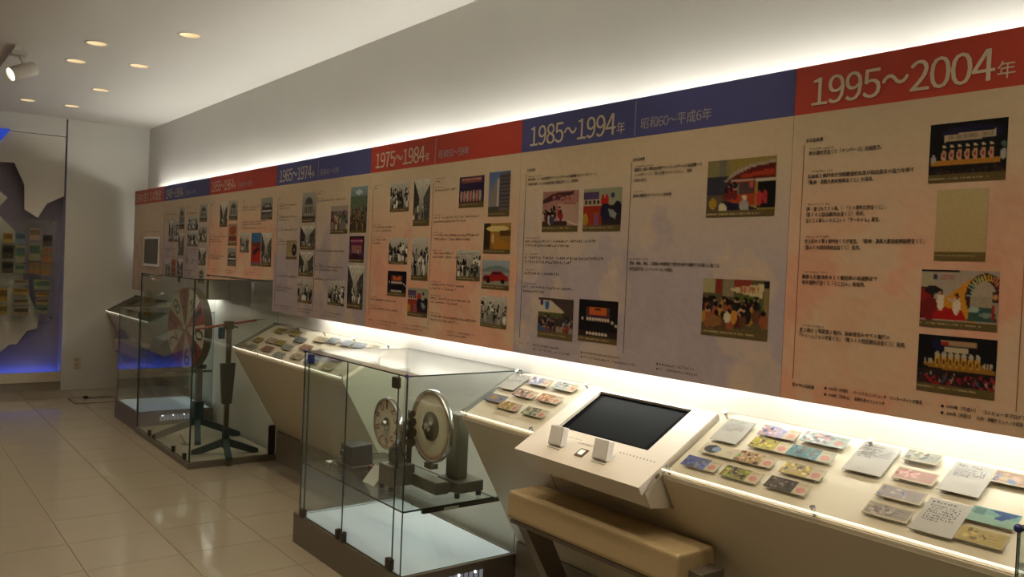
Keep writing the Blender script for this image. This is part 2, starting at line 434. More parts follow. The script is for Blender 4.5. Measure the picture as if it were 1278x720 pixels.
# wall outlet, floor hatch and cable
ol = thing('wall_outlet', 'cream double wall outlet low on the far wall', 'outlet', (BX, 1.83, .26))
MB().box(BX, BX + .008, 1.795, 1.865, .235, .355).build('cover_plate', mat('ivory plastic', (.62, .55, .38), .4), ol, bevel=.003)
for z in (.27, .32):
    MB().box(BX + .006, BX + .0095, 1.812, 1.848, z - .016, z + .016).build('socket', mat('ivory plastic dark', (.42, .36, .24), .4), ol)
fh = thing('floor_hatch', 'thin steel rimmed floor hatch by the foot of the far wall', 'floor hatch', (-9.2, 1.87, 0))
MB().box(-9.39, -9.02, 1.66, 2.06, .0002, .002).build('lid', tilem, fh)
for (a, b, c, d) in ((-9.40, -9.385, 1.65, 2.07), (-9.025, -9.01, 1.65, 2.07), (-9.385, -9.025, 1.65, 1.665), (-9.385, -9.025, 2.055, 2.07)):
    MB().box(a, b, c, d, .0002, .0035).build('rim', darkm, fh)
tag(MB().tube([(-9.3, 1.80 + .02 * k, .004 + .001 * math.sin(k)) for k in range(14)], .004).build('power_cable', blackm), 'short black cable running over the steel floor hatch', 'cable')
tag(MB().sphere((-9.3, 1.80, .018), .022, sc=(1.2, 1.2, .75)).build('cable_grommet', blackm, smooth=True), 'small black cable grommet on the floor hatch', 'grommet')

# ------------------------------------------------------------------ timeline panels
PY = 2.30; PT = 2.167; PB = 1.130; HB = 2.019; EPS = .0012
NAV = lambda x, z, k=1: (x, PY - EPS * k, z)
PEACH = (.82, .61, .50); GREYB = (.66, .61, .62); CREAM = (.78, .70, .58)

def ghost_board(w, h, tint, seed, figure=False):
    cv = Canvas(w, h, CREAM).grad(CREAM, tint, .12, .62)
    rs = np.random.RandomState(seed); lite = tuple(min(1, c * 1.0 + .0) for c in (CREAM[0], CREAM[1] * .98, CREAM[2] * .98))
    for k in range(34):
        u, v = rs.uniform(0, 1), rs.uniform(.30, .98); s = rs.uniform(.025, .06) * (.7 + v * .6)
        c = lite if rs.rand() < .6 else tuple(x * .95 for x in tint); al = .42
        cv.ell(u, v, s * .6, s * .9, c, al); cv.ell(u, v + s * 2.1, s * 1.25, s * 1.9, c, al)
    if figure:
        cv.poly([(.05, .93), (.08, .66), (.13, .60), (.22, .60), (.30, .64), (.34, .93)], lite, .5)
        cv.ell(.185, .55, .055, .085, lite, .5); cv.poly([(.10, .52), (.125, .47), (.14, .42), (.24, .42), (.25, .5), (.27, .54), (.18, .51)], lite, .6)
    cv.noise(.012)
    return cv

PAL = [(.55, .16, .15), (.2, .24, .4), (.75, .7, .62), (.28, .24, .2), (.62, .5, .2), (.12, .12, .14), (.45, .4, .36)]
BW = [(.8, .78, .72), (.74, .72, .66), (.45, .43, .38), (.2, .19, .17), (.1, .1, .09), (.58, .56, .5)]
def ph(kind, w, h):
    c = Canvas(w, h, (.3, .28, .25))
    if kind == 'stage_row':
        c.rect(0, 0, 1, 1, (.05, .045, .06)); c.ell(.55, .2, .4, .14, (.1, .1, .2)); c.poly([(.2, .2), (.85, .17), (.85, .29), (.2, .32)], (.72, .64, .52))
        for k in range(7):
            u = .2 + k * .102; c.ell(u, .55, .035, .10, (.72, .56, .44)); c.ell(u, .43, .022, .035, (.1, .06, .05)); c.ell(u, .40, .025, .022, (.75, .68, .55)); c.ell(u, .54, .018, .04, (.55, .2, .18))
        c.rect(.02, .62, .92, .71, (.66, .45, .16)); c.ell(.06, .6, .03, .08, (.6, .58, .55)); c.ell(.96, .58, .04, .09, (.62, .62, .6)); c.ell(.96, .42, .03, .05, (.3, .4, .38))
        c.rect(0, .71, 1, .87, (.08, .07, .07)); c.crowd(26, .74, .82, [(.12, .1, .1), (.2, .12, .1), (.16, .16, .18)], .04, (.4, .22, .16)); c.caption(.87)
    elif kind == 'blank':
        c.rect(0, 0, 1, 1, (.70, .62, .44)); c.grad((.70, .63, .45), (.66, .57, .40)); c.caption(.87, (.40, .33, .18))
    elif kind == 'show':
        c.rect(0, 0, 1, 1, (.62, .56, .5)); c.rect(0, 0, .5, .04, (.1, .08, .07)); c.rect(0, .05, .17, .3, (.62, .58, .46)); c.poly([(.3, .5), (.66, .12), (.72, .9), (.3, .72)], (.74, .5, .14))
        c.rect(0, .3, .18, .85, (.16, .1, .1)); c.ell(.06, .45, .08, .14, (.5, .1, .1)); c.ell(.15, .35, .1, .08, (.1, .1, .1)); c.ell(.13, .68, .14, .2, (.42, .1, .1))
        c.poly([(.15, .86), (.25, .62), (.55, .68), (.62, .86)], (.62, .09, .08)); c.poly([(.0, .86), (.1, .8), (.3, .86)], (.5, .08, .08))
        c.ell(.84, .44, .25, .40, (.22, .10, .12))
        for k in range(18):
            a = math.pi * (.02 + .96 * k / 17); col = [(.5, .62, .55), (.66, .66, .4), (.74, .58, .2), (.72, .44, .3), (.74, .55, .5)][min(4, k * 5 // 18)]
            for rr in (.74, .8, .86, .92): c.ell(.84 - .25 * rr * math.cos(a), .44 - .40 * rr * math.sin(a), .011, .018, col)
        c.ell(.82, .44, .15, .27, (.62, .56, .48)); c.rect(.66, .44, 1, .84, (.58, .52, .44)); c.poly([(.62, .86), (.66, .6), (.95, .62), (1, .86)], (.2, .3, .27)); c.ell(.7, .66, .07, .05, (.55, .62, .56)); c.ell(.86, .74, .09, .04, (.45, .5, .44))
        c.rect(.6, .30, .66, .42, (.2, .1, .12)); c.rect(.92, .34, 1, .52, (.2, .1, .12)); c.ell(.96, .43, .03, .05, (.72, .5, .3)); c.rect(.93, .56, .96, .84, (.55, .12, .1))
        for u, v in ((.27, .42), (.48, .48)):
            c.ell(u, v + .13, .05, .15, (.8, .74, .64)); c.ell(u, v - .04, .03, .055, (.12, .07, .05)); c.ell(u - .01, v - .02, .02, .035, (.66, .46, .34))
        c.poly([(.36, .48), (.46, .5), (.46, .55), (.36, .52)], (.7, .6, .5)); c.ell(.19, .12, .03, .05, (.2, .2, .32)); c.caption(.87)
    elif kind == 'stage_gold':
        c.rect(0, 0, 1, 1, (.05, .05, .07)); c.ell(.28, .16, .1, .1, (.06, .08, .2))
        c.rect(.3, .08, .75, .17, (.6, .48, .36)); c.rect(.3, .09, .4, .16, (.55, .15, .1)); c.rect(.35, .2, .66, .27, (.68, .62, .5))
        c.poly([(.08, .5), (.2, .45), (.85, .45), (1, .54), (1, .61), (.5, .6), (.1, .55)], (.55, .38, .12))
        for k in range(7):
            u = .26 + k * .086; c.ell(u, .42, .034, .12, (.70, .52, .20)); c.ell(u, .33, .03, .05, (.64, .6, .52)); c.ell(u, .46, .018, .05, (.4, .26, .1))
        for u in (.1, .15, .18, .86, .9, .94): c.ell(u, .45, .014, .05, (.66, .6, .5))
        c.rect(0, .6, 1, .86, (.14, .1, .11)); c.crowd(70, .61, .8, [(.5, .1, .14), (.6, .5, .45), (.12, .12, .14), (.3, .1, .12), (.25, .25, .3), (.56, .14, .2)], .045, (.2, .14, .12)); c.caption(.85)
    elif kind == 'fair':
        c.rect(0, 0, 1, 1, (.62, .44, .38)); c.grad((.6, .42, .38), (.6, .45, .4)); c.poly([(0, .2), (.3, .05), (.85, .02), (.85, .1), (0, .3)], (.25, .15, .14))
        for k in range(26): c.ell(NR.uniform(.3, .85), NR.uniform(.1, .22), .03, .03, [(.6, .2, .2), (.3, .2, .25), (.65, .5, .45)][k % 3])
        c.poly([(.45, .3), (1, .3), (1, .82), (.45, .66)], (.66, .54, .48)); c.poly([(.45, .66), (1, .82), (1, .87), (.45, .7)], (.72, .66, .6)); c.rect(.6, .3, .92, .34, (.55, .2, .16)); c.rect(0, .75, .7, .9, (.22, .15, .14))
        c.crowd(14, .36, .58, [(.2, .22, .35), (.5, .14, .16), (.66, .6, .56), (.2, .14, .14)], .10, u1=.55); c.caption()
    elif kind == 'counter':
        c.rect(0, 0, 1, 1, (.55, .56, .46)); c.rect(0, .08, .42, .26, (.3, .22, .36)); c.rect(0, .26, .45, .4, (.62, .55, .46))
        for u in (.07, .18, .29, .4): c.ell(u, .32, .035, .05, (.15, .1, .1))
        c.rect(0, .4, .5, .86, (.55, .17, .08)); c.rect(.5, .4, 1, .86, (.16, .12, .14)); c.ell(.52, .3, .05, .16, (.62, .1, .08)); c.ell(.62, .3, .05, .16, (.62, .1, .08)); c.ell(.6, .55, .14, .2, (.1, .1, .18)); c.poly([(.66, .48), (.9, .55), (.85, .72), (.72, .66)], (.5, .52, .5)); c.ell(.9, .45, .1, .14, (.1, .1, .14)); c.ell(.77, .18, .05, .06, (.15, .2, .3))
        c.rect(.3, .6, .42, .86, (.45, .3, .42)); c.ell(.36, .58, .09, .03, (.55, .3, .12)); c.ell(.06, .72, .08, .14, (.6, .5, .16)); c.caption()
    elif kind == 'banner_crowd':
        c.rect(0, 0, 1, 1, (.25, .2, .18)); c.poly([(0, .05), (.36, .05), (.75, .32), (.7, .36), (0, .36)], (.72, .66, .56)); c.ell(.1, .12, .05, .07, (.2, .16, .4)); c.poly([(.18, .1), (.32, .08), (.3, .28), (.22, .28)], (.15, .4, .62))
        c.rect(0, .36, .7, .46, (.3, .32, .14)); c.crowd(40, .44, .72, [(.15, .15, .2), (.2, .3, .45), (.5, .46, .42), (.5, .2, .12), (.1, .1, .1)], .08); c.caption(.84)
    elif kind == 'dark_stage':
        c.rect(0, 0, 1, 1, (.04, .035, .04)); c.rect(.2, .16, .8, .52, (.3, .2, .2)); c.rect(.28, .18, .72, .36, (.7, .34, .1)); c.rect(.42, .2, .56, .24, (.15, .1, .1)); c.rect(.28, .36, .72, .4, (.3, .1, .3))
        for k in range(9): c.ell(.24 + .065 * k, .45, .026, .045, (.75, .7, .62)); c.ell(.24 + .065 * k, .40, .014, .02, (.1, .07, .06))
        for u, v in ((.1, .45), (.87, .5), (.96, .57)): c.ell(u, v, .03, .04, (.7, .66, .6))
        c.rect(0, .74, 1, .88, (.16, .1, .08))
        for k in range(7): c.ell(.24 + .08 * k, .8, .034, .04, (.74, .7, .62))
        c.caption(.87)
    elif kind == 'booth':
        c.rect(0, 0, 1, 1, (.55, .48, .24)); c.rect(0, 0, .35, .45, (.5, .46, .3)); c.rect(.18, 0, .28, .9, (.42, .4, .34)); c.rect(0, .3, .35, .62, (.2, .2, .24)); c.rect(0, .62, .35, .9, (.35, .3, .24))
        c.poly([(.25, .4), (.4, .22), (.65, .11), (1, .06), (1, .1), (.66, .16), (.44, .27), (.3, .4)], (.62, .56, .5)); c.poly([(.3, .38), (.44, .27), (.66, .16), (1, .11), (1, .36), (.32, .38)], (.36, .10, .07)); c.poly([(.5, .28), (.97, .2), (.97, .3), (.5, .34)], (.60, .2, .1))
        c.rect(.36, .36, .68, .4, (.68, .64, .58)); c.rect(.34, .4, .72, .8, (.62, .24, .09)); c.rect(.38, .42, .7, .62, (.3, .22, .22)); c.rect(.64, .42, .69, .52, (.7, .3, .3)); c.rect(.4, .43, .48, .56, (.55, .45, .42)); c.rect(.72, .37, 1, .42, (.72, .68, .6)); c.rect(.75, .42, 1, .86, (.05, .05, .05))
        c.poly([(.25, .72), (.6, .8), (.8, .9), (.25, .9)], (.11, .1, .2)); c.ell(.78, .7, .045, .13, (.66, .2, .18)); c.ell(.86, .68, .035, .12, (.6, .18, .18)); c.ell(.57, .82, .07, .11, (.6, .58, .54)); c.ell(.57, .67, .035, .045, (.78, .72, .62)); c.ell(.25, .86, .06, .1, (.74, .7, .56)); c.ell(.1, .76, .06, .1, (.6, .48, .12))
        c.crowd(8, .42, .62, [(.2, .2, .3), (.4, .12, .12), (.5, .5, .46)], .07, u0=.25, u1=.5); c.caption(.88)
    elif kind == 'sale_crowd':
        c.rect(0, 0, 1, 1, (.34, .3, .2)); c.rect(0, 0, .2, .25, (.6, .57, .42)); c.rect(.22, 0, .3, .25, (.5, .16, .12)); c.rect(.32, 0, .48, .3, (.5, .45, .35)); c.rect(.48, 0, .75, .12, (.5, .2, .14)); c.rect(.5, .28, 1, .5, (.3, .36, .14)); c.rect(.92, 0, 1, .8, (.5, .42, .28))
        c.poly([(.42, .16), (.93, .05), (.9, .3), (.45, .2)], (.74, .68, .5)); c.rect(.92, .02, 1, .12, (.1, .1, .1))
        c.crowd(34, .32, .66, [(.1, .09, .09), (.16, .15, .18), (.55, .3, .18), (.3, .12, .1), (.68, .62, .5), (.62, .48, .2), (.36, .22, .14)], .11); c.ell(.4, .66, .05, .1, (.76, .72, .6)); c.ell(.5, .65, .05, .12, (.72, .5, .2)); c.ell(.2, .74, .12, .1, (.5, .34, .18)); c.caption(.88)
    elif kind == 'kimono':
        c.rect(0, 0, 1, 1, (.16, .13, .24)); c.rect(.1, .04, .9, .2, (.5, .25, .22)); c.marks(.12, .1, .88, (.8, .75, .7))
        for k in range(7): u = .1 + k * .125; c.ell(u, .62, .05, .2, (.7, .45, .42) if k % 2 else (.62, .56, .5)); c.ell(u, .42, .025, .05, (.1, .08, .07))
        c.rect(0, .8, 1, .87, (.35, .18, .12)); c.caption(.84)
    elif kind == 'tower':
        c.grad((.32, .4, .58), (.5, .55, .62)); c.poly([(.1, .9), (.1, .45), (.45, .1), (.5, .9)], (.5, .46, .42)); c.rect(.5, .05, 1, .9, (.36, .32, .32))
        for k in range(9): c.rect(.52, .1 + k * .085, 1, .13 + k * .085, (.22, .2, .22))
        c.rect(.4, .15, .5, .85, (.66, .64, .6)); c.rect(0, .78, .5, .88, (.25, .25, .22)); c.caption(.89)
    elif kind == 'interior':
        c.grad((.6, .48, .22), (.5, .33, .1)); c.rect(0, 0, .25, .88, (.2, .13, .06)); c.ell(.5, .18, .4, .1, (.78, .7, .45)); c.poly([(.4, .88), (.25, .5), (.45, .45), (1, .7), (1, .88)], (.62, .42, .1)); c.ell(.35, .5, .05, .16, (.75, .62, .4)); c.rect(.6, .25, 1, .42, (.34, .22, .1)); c.caption()
    elif kind == 'car':
        c.grad((.55, .6, .62), (.5, .48, .4)); c.poly([(0, .34), (.3, .2), (.7, .18), (1, .32), (1, .4), (0, .4)], (.42, .46, .46)); c.poly([(.05, .62), (.1, .52), (.3, .5), (.4, .38), (.72, .38), (.85, .5), (.95, .54), (.95, .7), (.05, .74)], (.55, .09, .07)); c.poly([(.42, .41), (.68, .41), (.75, .5), (.34, .5)], (.25, .1, .1)); c.rect(.06, .58, .3, .64, (.2, .08, .07))
        for u in (.25, .77): c.ell(u, .72, .07, .08, (.08, .07, .07))
        c.caption()
    elif kind == 'red_car':
        c.rect(0, 0, 1, 1, (.2, .4, .55)); c.rect(0, .28, 1, .5, (.4, .2, .15)); c.rect(0, .42, 1, .9, (.62, .12, .08)); c.poly([(.2, .55), (.7, .4), (.9, .5), (.3, .7)], (.2, .15, .15)); c.caption(.92)
    elif kind == 'poster':
        c.rect(0, 0, 1, 1, (.6, .5, .4)); c.ell(.5, .3, .35, .22, (.58, .25, .12)); c.rect(.1, .55, .9, .8, (.42, .2, .12)); c.noise(.08, mono=False); c.caption()
    elif kind == 'fest':
        c.rect(0, 0, 1, 1, (.45, .4, .42)); c.rect(0, 0, 1, .18, (.6, .56, .5)); c.crowd(24, .2, .66, [(.5, .2, .3), (.3, .32, .5), (.66, .6, .4), (.25, .35, .25)], .1); c.caption()
    elif kind == 'city':
        c.grad((.5, .6, .62), (.2, .18, .12)); c.rect(0, .2, 1, .45, (.35, .4, .3)); c.crowd(50, .4, .8, [(.4, .3, .12), (.2, .16, .1), (.5, .42, .25), (.12, .14, .14)], .06); c.ell(.5, .12, .2, .05, (.7, .74, .74)); c.caption(.93)
    elif kind == 'hall':
        c.rect(0, 0, 1, 1, (.2, .06, .12)); c.rect(.1, .1, .9, .3, (.45, .12, .3)); c.rect(.15, .34, .85, .66, (.55, .36, .34)); c.marks(.1, .2, .9, (.75, .6, .6)); c.crowd(8, .5, .6, [(.6, .55, .5), (.3, .2, .3)], .08); c.caption()
    elif kind == 'disc':
        c.rect(0, 0, 1, 1, (.62, .55, .42)); c.rect(.05, .06, .5, .7, (.6, .54, .34)); c.ell(.75, .5, .22, .32, (.1, .09, .08)); c.ell(.75, .5, .06, .09, (.6, .55, .4)); c.caption(.82, (.4, .33, .2))
    elif kind == 'bw_building':
        c.grad((.66, .64, .58), (.4, .38, .33)); c.ell(.5, .36, .42, .3, (.6, .58, .52)); c.ell(.5, .4, .3, .24, (.3, .29, .26)); c.rect(.15, .4, .85, .78, (.55, .53, .47))
        for k in range(5): c.rect(.2 + k * .13, .46, .26 + k * .13, .7, (.2, .19, .17))
        c.rect(0, .78, 1, .88, (.24, .22, .2)); c.caption()
    elif kind == 'bw_car':
        c.grad((.6, .58, .52), (.35, .33, .29)); c.poly([(.05, .62), (.15, .4), (.4, .25), (.8, .28), (.95, .5), (.95, .7), (.1, .76)], (.16, .15, .14)); c.poly([(.3, .38), (.45, .3), (.72, .32), (.8, .42), (.35, .46)], (.55, .53, .48)); c.rect(.1, .58, .9, .63, (.7, .68, .62)); c.caption(.88)
    elif kind == 'bw_street':
        c.grad((.78, .76, .7), (.34, .32, .29)); c.poly([(0, 0), (.35, .4), (.3, .9), (0, .9)], (.2, .19, .17)); c.poly([(1, .1), (.6, .4), (.7, .9), (1, .9)], (.28, .27, .24)); c.noise(.12); c.crowd(14, .5, .75, BW, .07, (.4, .38, .34)); c.caption()
    else:                                  # bw_crowd
        c.grad((.72, .7, .64), (.36, .34, .31)); c.noise(.1); c.crowd(30, .22, .72, BW, .11, (.55, .53, .48)); c.caption(.88)
    return c.noise(.025)

def make_panel(x0, x1, zb, red, title, sub, photos, label, seed, tint, figure=False, rules=(), detail=1.0, title_w=.53, marks=True):
    t = thing('timeline_panel', label, 'display panel', ((x0 + x1) / 2, PY + .01, zb))
    g = .0006
    MB().box(x0 + g, x1 - g, PY, PY + .02, zb, PT).build('board', brownm, t)
    w = x1 - x0
    cv = ghost_board(max(24, int(90 * detail)), max(24, int(70 * detail)), tint, seed, figure)
    print_grid('board_print', NAV(x0 + g, HB), (w - 2 * g, 0, 0), (0, 0, zb - HB), cv, t, boardm)
    MB().box(x0 + g, x1 - g, PY - EPS, PY, HB, PT - .0).build('header_band', redm if red else bluem, t)
    mb = MB()
    if title.endswith('年'): put_glyphs(mb, title[:-1], NAV(x0 + .058, 2.042, 2), X_, Z_, title_w, .083)
    else: put_text(mb, title, NAV(x0 + .066, 2.05, 2), X_, Z_, title_w, res=3)
    mb.build('title_lettering', titlem, t, fix=False)['kind'] = 'stuff'
    if title.endswith('年'):
        mb = MB(); put_text(mb, '年', NAV(x0 + .058 + title_w + .006, 2.046, 2), X_, Z_, .044, .049); mb.build('year_lettering', titlem, t, fix=False)
    if sub:
        mb = MB(); put_glyphs(mb, sub, NAV(x0 + .72, 2.049, 2), X_, Z_, sum(.026 if c.isdigit() else .043 for c in sub), .0345)
        mb.build('era_lettering', subm, t, fix=False)
        MB().box(x0 + .690, x0 + .693, PY - 2 * EPS, PY - EPS, 2.026, 2.154).build('header_rule', subm, t)
    for k, (xa, xb, za, zb_, kind) in enumerate(photos):
        big = detail >= .8
        pw = 60 if big and (xb - xa) * (zb_ - za) > .025 else 34
        hh = max(16, int(pw * (zb_ - za) / (xb - xa))) if xb - xa > zb_ - za else int(pw * min(1.4, (zb_ - za) / (xb - xa)))
        o = print_grid('photograph', NAV(xa, zb_, 2), (xb - xa, 0, 0), (0, 0, za - zb_), ph(kind, pw, hh), t, printm)
        L = MB(); m2 = None; W_, H_ = xb - xa, zb_ - za
        if kind == 'show':
            put_text(L, 'LOTO', NAV(xa + W_ * .27, zb_ - H_ * .16, 3), X_, Z_, W_ * .17, H_ * .12); m2 = mat('red photo lettering', (.45, .04, .03), .5)
        if kind == 'sale_crowd':
            put_text(L, '発売！', NAV(xa + W_ * .57, zb_ - H_ * .21, 3), X_, Z_, W_ * .28, H_ * .12); m2 = mat('red photo lettering', (.45, .04, .03), .5)
        if kind == 'stage_row':
            put_text(L, '阪神・淡路大震災復興宝くじ抽せん会', NAV(xa + W_ * .25, zb_ - H_ * .285, 3), (X_ + Z_ * .035).normalized(), Z_, W_ * .58, H_ * .08); m2 = inkm
        if m2: L.build('photo_lettering', m2, o, fix=False)
    for (xr, za, zb_) in rules:
        MB().box(xr - .0008, xr + .0008, PY - 2 * EPS, PY - EPS, za, zb_).build('column_rule', inkm if not red else mat('brick red print', (.25, .08, .05), .6), t)
    MB().box(x0 + g, x1 - g, PY + .02, WY - .001, 1.62, 1.635).build('light_baffle', whitem, t)  # added baffle, stops lower tube light from striping the ceiling
    if abs(x1 + 7.19) < .01: MB().box(x1 - .02, x1 - g, PY + .02, WY - .001, zb, 1.36).build('end_plate', whitem, t)
    # brackets to the wall
    for xr in (x0 + .18, x1 - .18):
        MB().box(xr - .012, xr + .012, PY + .02, WY - .001, zb + .02, zb + .05).build('bracket', steelm, t)
        MB().box(xr - .012, xr + .012, PY + .02, WY - .001, PT - .3, PT - .27).build('bracket', steelm, t)
    return t

def lines(panel, items, name='body_text'):
    """items: (x, baseline z, width, text or None for lettering too small to read, size)"""
    mb = MB(); rng = random.Random(len(items) * 7 + int(items[0][0] * 100))
    for (x, z, w, body, h) in items:
        if body: put_text(mb, body, NAV(x, z, 2), X_, Z_, w, h * 1.22, res=1, bold=.03)
        else: put_marks(mb, NAV(x, z, 2), X_, Z_, w, h, rng)
    o = mb.build(name, inkm, panel, fix=False); o['kind'] = 'stuff'; return o

def bullet(mb, x, z, r=.0042):
    n = 10; mb.add([NAV(x + r * math.cos(2 * math.pi * i / n), z + r * math.sin(2 * math.pi * i / n), 2) for i in range(n)], [tuple(range(n))])

# opening panel with its screen
pA = make_panel(-9.67, -8.555, PB - .02, True, '日本の宝くじの歴史', None, [], 'red headed opening panel with a framed screen, first of the timeline by the far corner', 1, (.70, .60, .52), detail=.4, title_w=.95)
lines(pA, [(-9.3, 1.72, .62, None, .012)])
sc0 = thing('wall_screen', 'small dark portrait screen in a pale frame on the opening timeline panel', 'screen', (-8.93, PY, 1.39))
MB().box(-9.21, -8.65, PY - .012, PY, 1.375, 1.675).build('frame', whitem, sc0)
MB().box(-9.18, -8.68, PY - .0135, PY - .012, 1.40, 1.652).build('glass', mat('dim screen', (.03, .022, .016), .25), sc0)

cols = {
 '1945': (-8.555, -7.19, PB, False, '1945～1954年', '昭和20～29年', [(-8.032, -7.864, 1.74, 1.944, 'bw_building'), (-8.354, -8.205, 1.623, 1.826, 'bw_street'), (-8.19, -8.044, 1.623, 1.826, 'bw_crowd'), (-8.033, -7.865, 1.499, 1.704, 'bw_street'), (-7.764, -7.47, 1.725, 1.848, 'bw_crowd'), (-7.764, -7.466, 1.582, 1.718, 'bw_crowd'), (-7.432, -7.23, 1.794, 1.947, 'bw_building'), (-7.438, -7.229, 1.618, 1.777, 'bw_crowd'), (-7.429, -7.231, 1.418, 1.569, 'bw_street'), (-8.438, -8.27, 1.306, 1.445, 'bw_crowd'), (-8.25, -8.079, 1.306, 1.464, 'poster'), (-8.046, -7.873, 1.313, 1.464, 'bw_street'), (-7.422, -7.245, 1.264, 1.395, 'bw_building')], 'indigo headed timeline panel of 1945 to 1954 with small monochrome photographs', 2, GREYB),
 '1955': (-7.19, -5.733, 1.345, True, '1955～1964年', '昭和30～39年', [(-6.906, -6.727, 1.744, 1.942, 'bw_street'), (-6.689, -6.492, 1.793, 1.951, 'bw_building'), (-6.697, -6.485, 1.592, 1.765, 'poster'), (-6.689, -6.492, 1.43, 1.577, 'bw_car'), (-6.005, -5.786, 1.782, 1.945, 'bw_car'), (-6.418, -6.224, 1.539, 1.69, 'bw_crowd'), (-6.178, -5.984, 1.441, 1.689, 'red_car'), (-5.973, -5.78, 1.443, 1.688, 'bw_street')], 'red headed timeline panel of 1955 to 1964, cut short above the number wheel case', 3, PEACH),
 '1965': (-5.733, -4.333, PB, False, '1965～1974年', '昭和40～49年', [(-5.27, -5.063, 1.751, 1.947, 'bw_building'), (-5.287, -5.056, 1.571, 1.729, 'bw_street'), (-5.516, -5.332, 1.504, 1.633, 'disc'), (-5.294, -5.065, 1.396, 1.555, 'bw_street'), (-5.296, -5.067, 1.218, 1.374, 'bw_crowd'), (-4.833, -4.598, 1.672, 1.845, 'fest'), (-4.569, -4.357, 1.675, 1.949, 'city'), (-4.563, -4.377, 1.5, 1.657, 'hall'), (-4.57, -4.369, 1.224, 1.483, 'bw_street'), (-4.834, -4.609, 1.229, 1.385, 'bw_crowd')], 'indigo headed timeline panel of 1965 to 1974 with mixed photographs', 4, GREYB),
 '1975': (-4.333, -2.929, PB, True, '1975～1984年', '昭和50～59年', [(-4.09, -3.886, 1.787, 1.949, 'bw_crowd'), (-3.838, -3.676, 1.706, 1.949, 'bw_street'), (-4.085, -3.881, 1.5, 1.644, 'bw_crowd'), (-3.836, -3.67, 1.42, 1.647, 'bw_crowd'), (-4.085, -3.881, 1.325, 1.463, 'dark_stage'), (-3.859, -3.659, 1.229, 1.379, 'counter'), (-3.409, -3.201, 1.788, 1.938, 'kimono'), (-3.163, -3.0, 1.74, 1.946, 'tower'), (-3.188, -2.981, 1.568, 1.709, 'interior'), (-3.409, -3.207, 1.435, 1.584, 'bw_crowd'), (-3.191, -2.979, 1.403, 1.537, 'car'), (-3.189, -2.986, 1.226, 1.37, 'bw_crowd')], 'red headed timeline panel of 1975 to 1984 with a red car photograph', 5, PEACH),
 '1985': (-2.929, -1.549, PB, False, '1985～1994年', '昭和60～平成6年', [(-2.764, -2.536, 1.665, 1.836, 'fair'), (-2.506, -2.29, 1.665, 1.835, 'counter'), (-2.764, -2.539, 1.214, 1.384, 'banner_crowd'), (-2.505, -2.283, 1.223, 1.391, 'dark_stage'), (-1.879, -1.603, 1.707, 1.9, 'booth'), (-1.876, -1.607, 1.302, 1.497, 'sale_crowd')], 'indigo headed timeline panel of 1985 to 1994 with a lottery booth photograph', 6, GREYB),
 '1995': (-1.549, -.17, PB, True, '1995～2004年', '平成7～16年', [(-1.118, -0.921, 1.783, 1.942, 'stage_row'), (-1.091, -0.959, 1.572, 1.763, 'blank'), (-1.121, -0.921, 1.391, 1.547, 'show'), (-1.12, -0.918, 1.215, 1.37, 'stage_gold')], 'red headed timeline panel of 1995 to 2004 with stage show photographs', 8, PEACH),
}
PN = {}
for k, (x0, x1, zb, red, ti, su, phs, lab, seed, tint) in cols.items():
    rules = [(x0 + .042, zb + .065, 1.924), (x0 + .683, zb + .065, 1.924)]
    PN[k] = make_panel(x0, x1, zb, red, ti, su, phs, lab, seed, tint, figure=(k == '1995'), rules=rules, detail={'1945': .5, '1955': .6, '1965': .7}.get(k, 1.0))
h = .0118
lines(PN['1995'], [(-1.502, 1.931, .059, '主な出来事', h * .95), (-1.489, 1.89, .234, '数字選択式宝くじ「ナンバーズ」全国発売。', h), (-1.489, 1.819, .330, '兵庫県と神戸市が全国都道府県及び指定都市の協力を得て', h), (-1.486, 1.8005, .211, '「阪神・淡路大震災復興宝くじ」を発売。', h),
  (-1.490, 1.718, .259, '（夢・愛されて５０年。）「５０周年記念宝くじ」、', h), (-1.489, 1.701, .193, '（第３４２回全国自治宝くじ）発売。', h), (-1.489, 1.6825, .240, '宝くじの新しいマスコット「クーちゃん」誕生。', h),
  (-1.489, 1.6195, .371, '史上初の１等１億円宝くじが誕生。「阪神・淡路大震災復興協賛宝くじ」', h), (-1.488, 1.6005, .183, '（第３５４回全国自治宝くじ）発売。', h),
  (-1.491, 1.5105, .242, '関東と近畿地方の１３都府県の地域限定で', h), (-1.491, 1.4925, .207, '数字選択式宝くじ「ミニロト」新発売。', h),
  (-1.491, 1.346, .289, '史上初の１等賞金２億円、前後賞合わせて３億円の', h), (-1.490, 1.3285, .335, '「ドリームジャンボ宝くじ」（第３９３回全国自治宝くじ）発売。', h),
  (-1.507, 1.1735, .076, '世の中の出来事', h * .85), (-1.381, 1.177, .280, '1995年（平成7）　パーソナルコンピュータ・インターネットが普及', h * .85), (-1.381, 1.158, .173, '1998年（平成10）　長野冬季オリンピック', h * .85),
  (-1.035, 1.177, .235, '1999年（平成11）　コンピュータプログラムの2000', h * .85), (-1.035, 1.159, .187, '2000年（平成12）　九州・沖縄サミット／IT革命', h * .85)])
lines(PN['1995'], [(-1.488, 1.906, .085, None, .006), (-1.482, 1.836, .08, None, .006), (-1.482, 1.735, .08, None, .006), (-1.486, 1.636, .085, None, .006), (-1.486, 1.527, .085, None, .006), (-1.482, 1.362, .08, None, .006)], 'date_text')
mb = MB()
for (x, z) in ((-1.393, 1.181), (-1.393, 1.162), (-1.047, 1.181), (-1.047, 1.163)): bullet(mb, x, z)
mb.build('bullets', inkm, PN['1995'], fix=False)
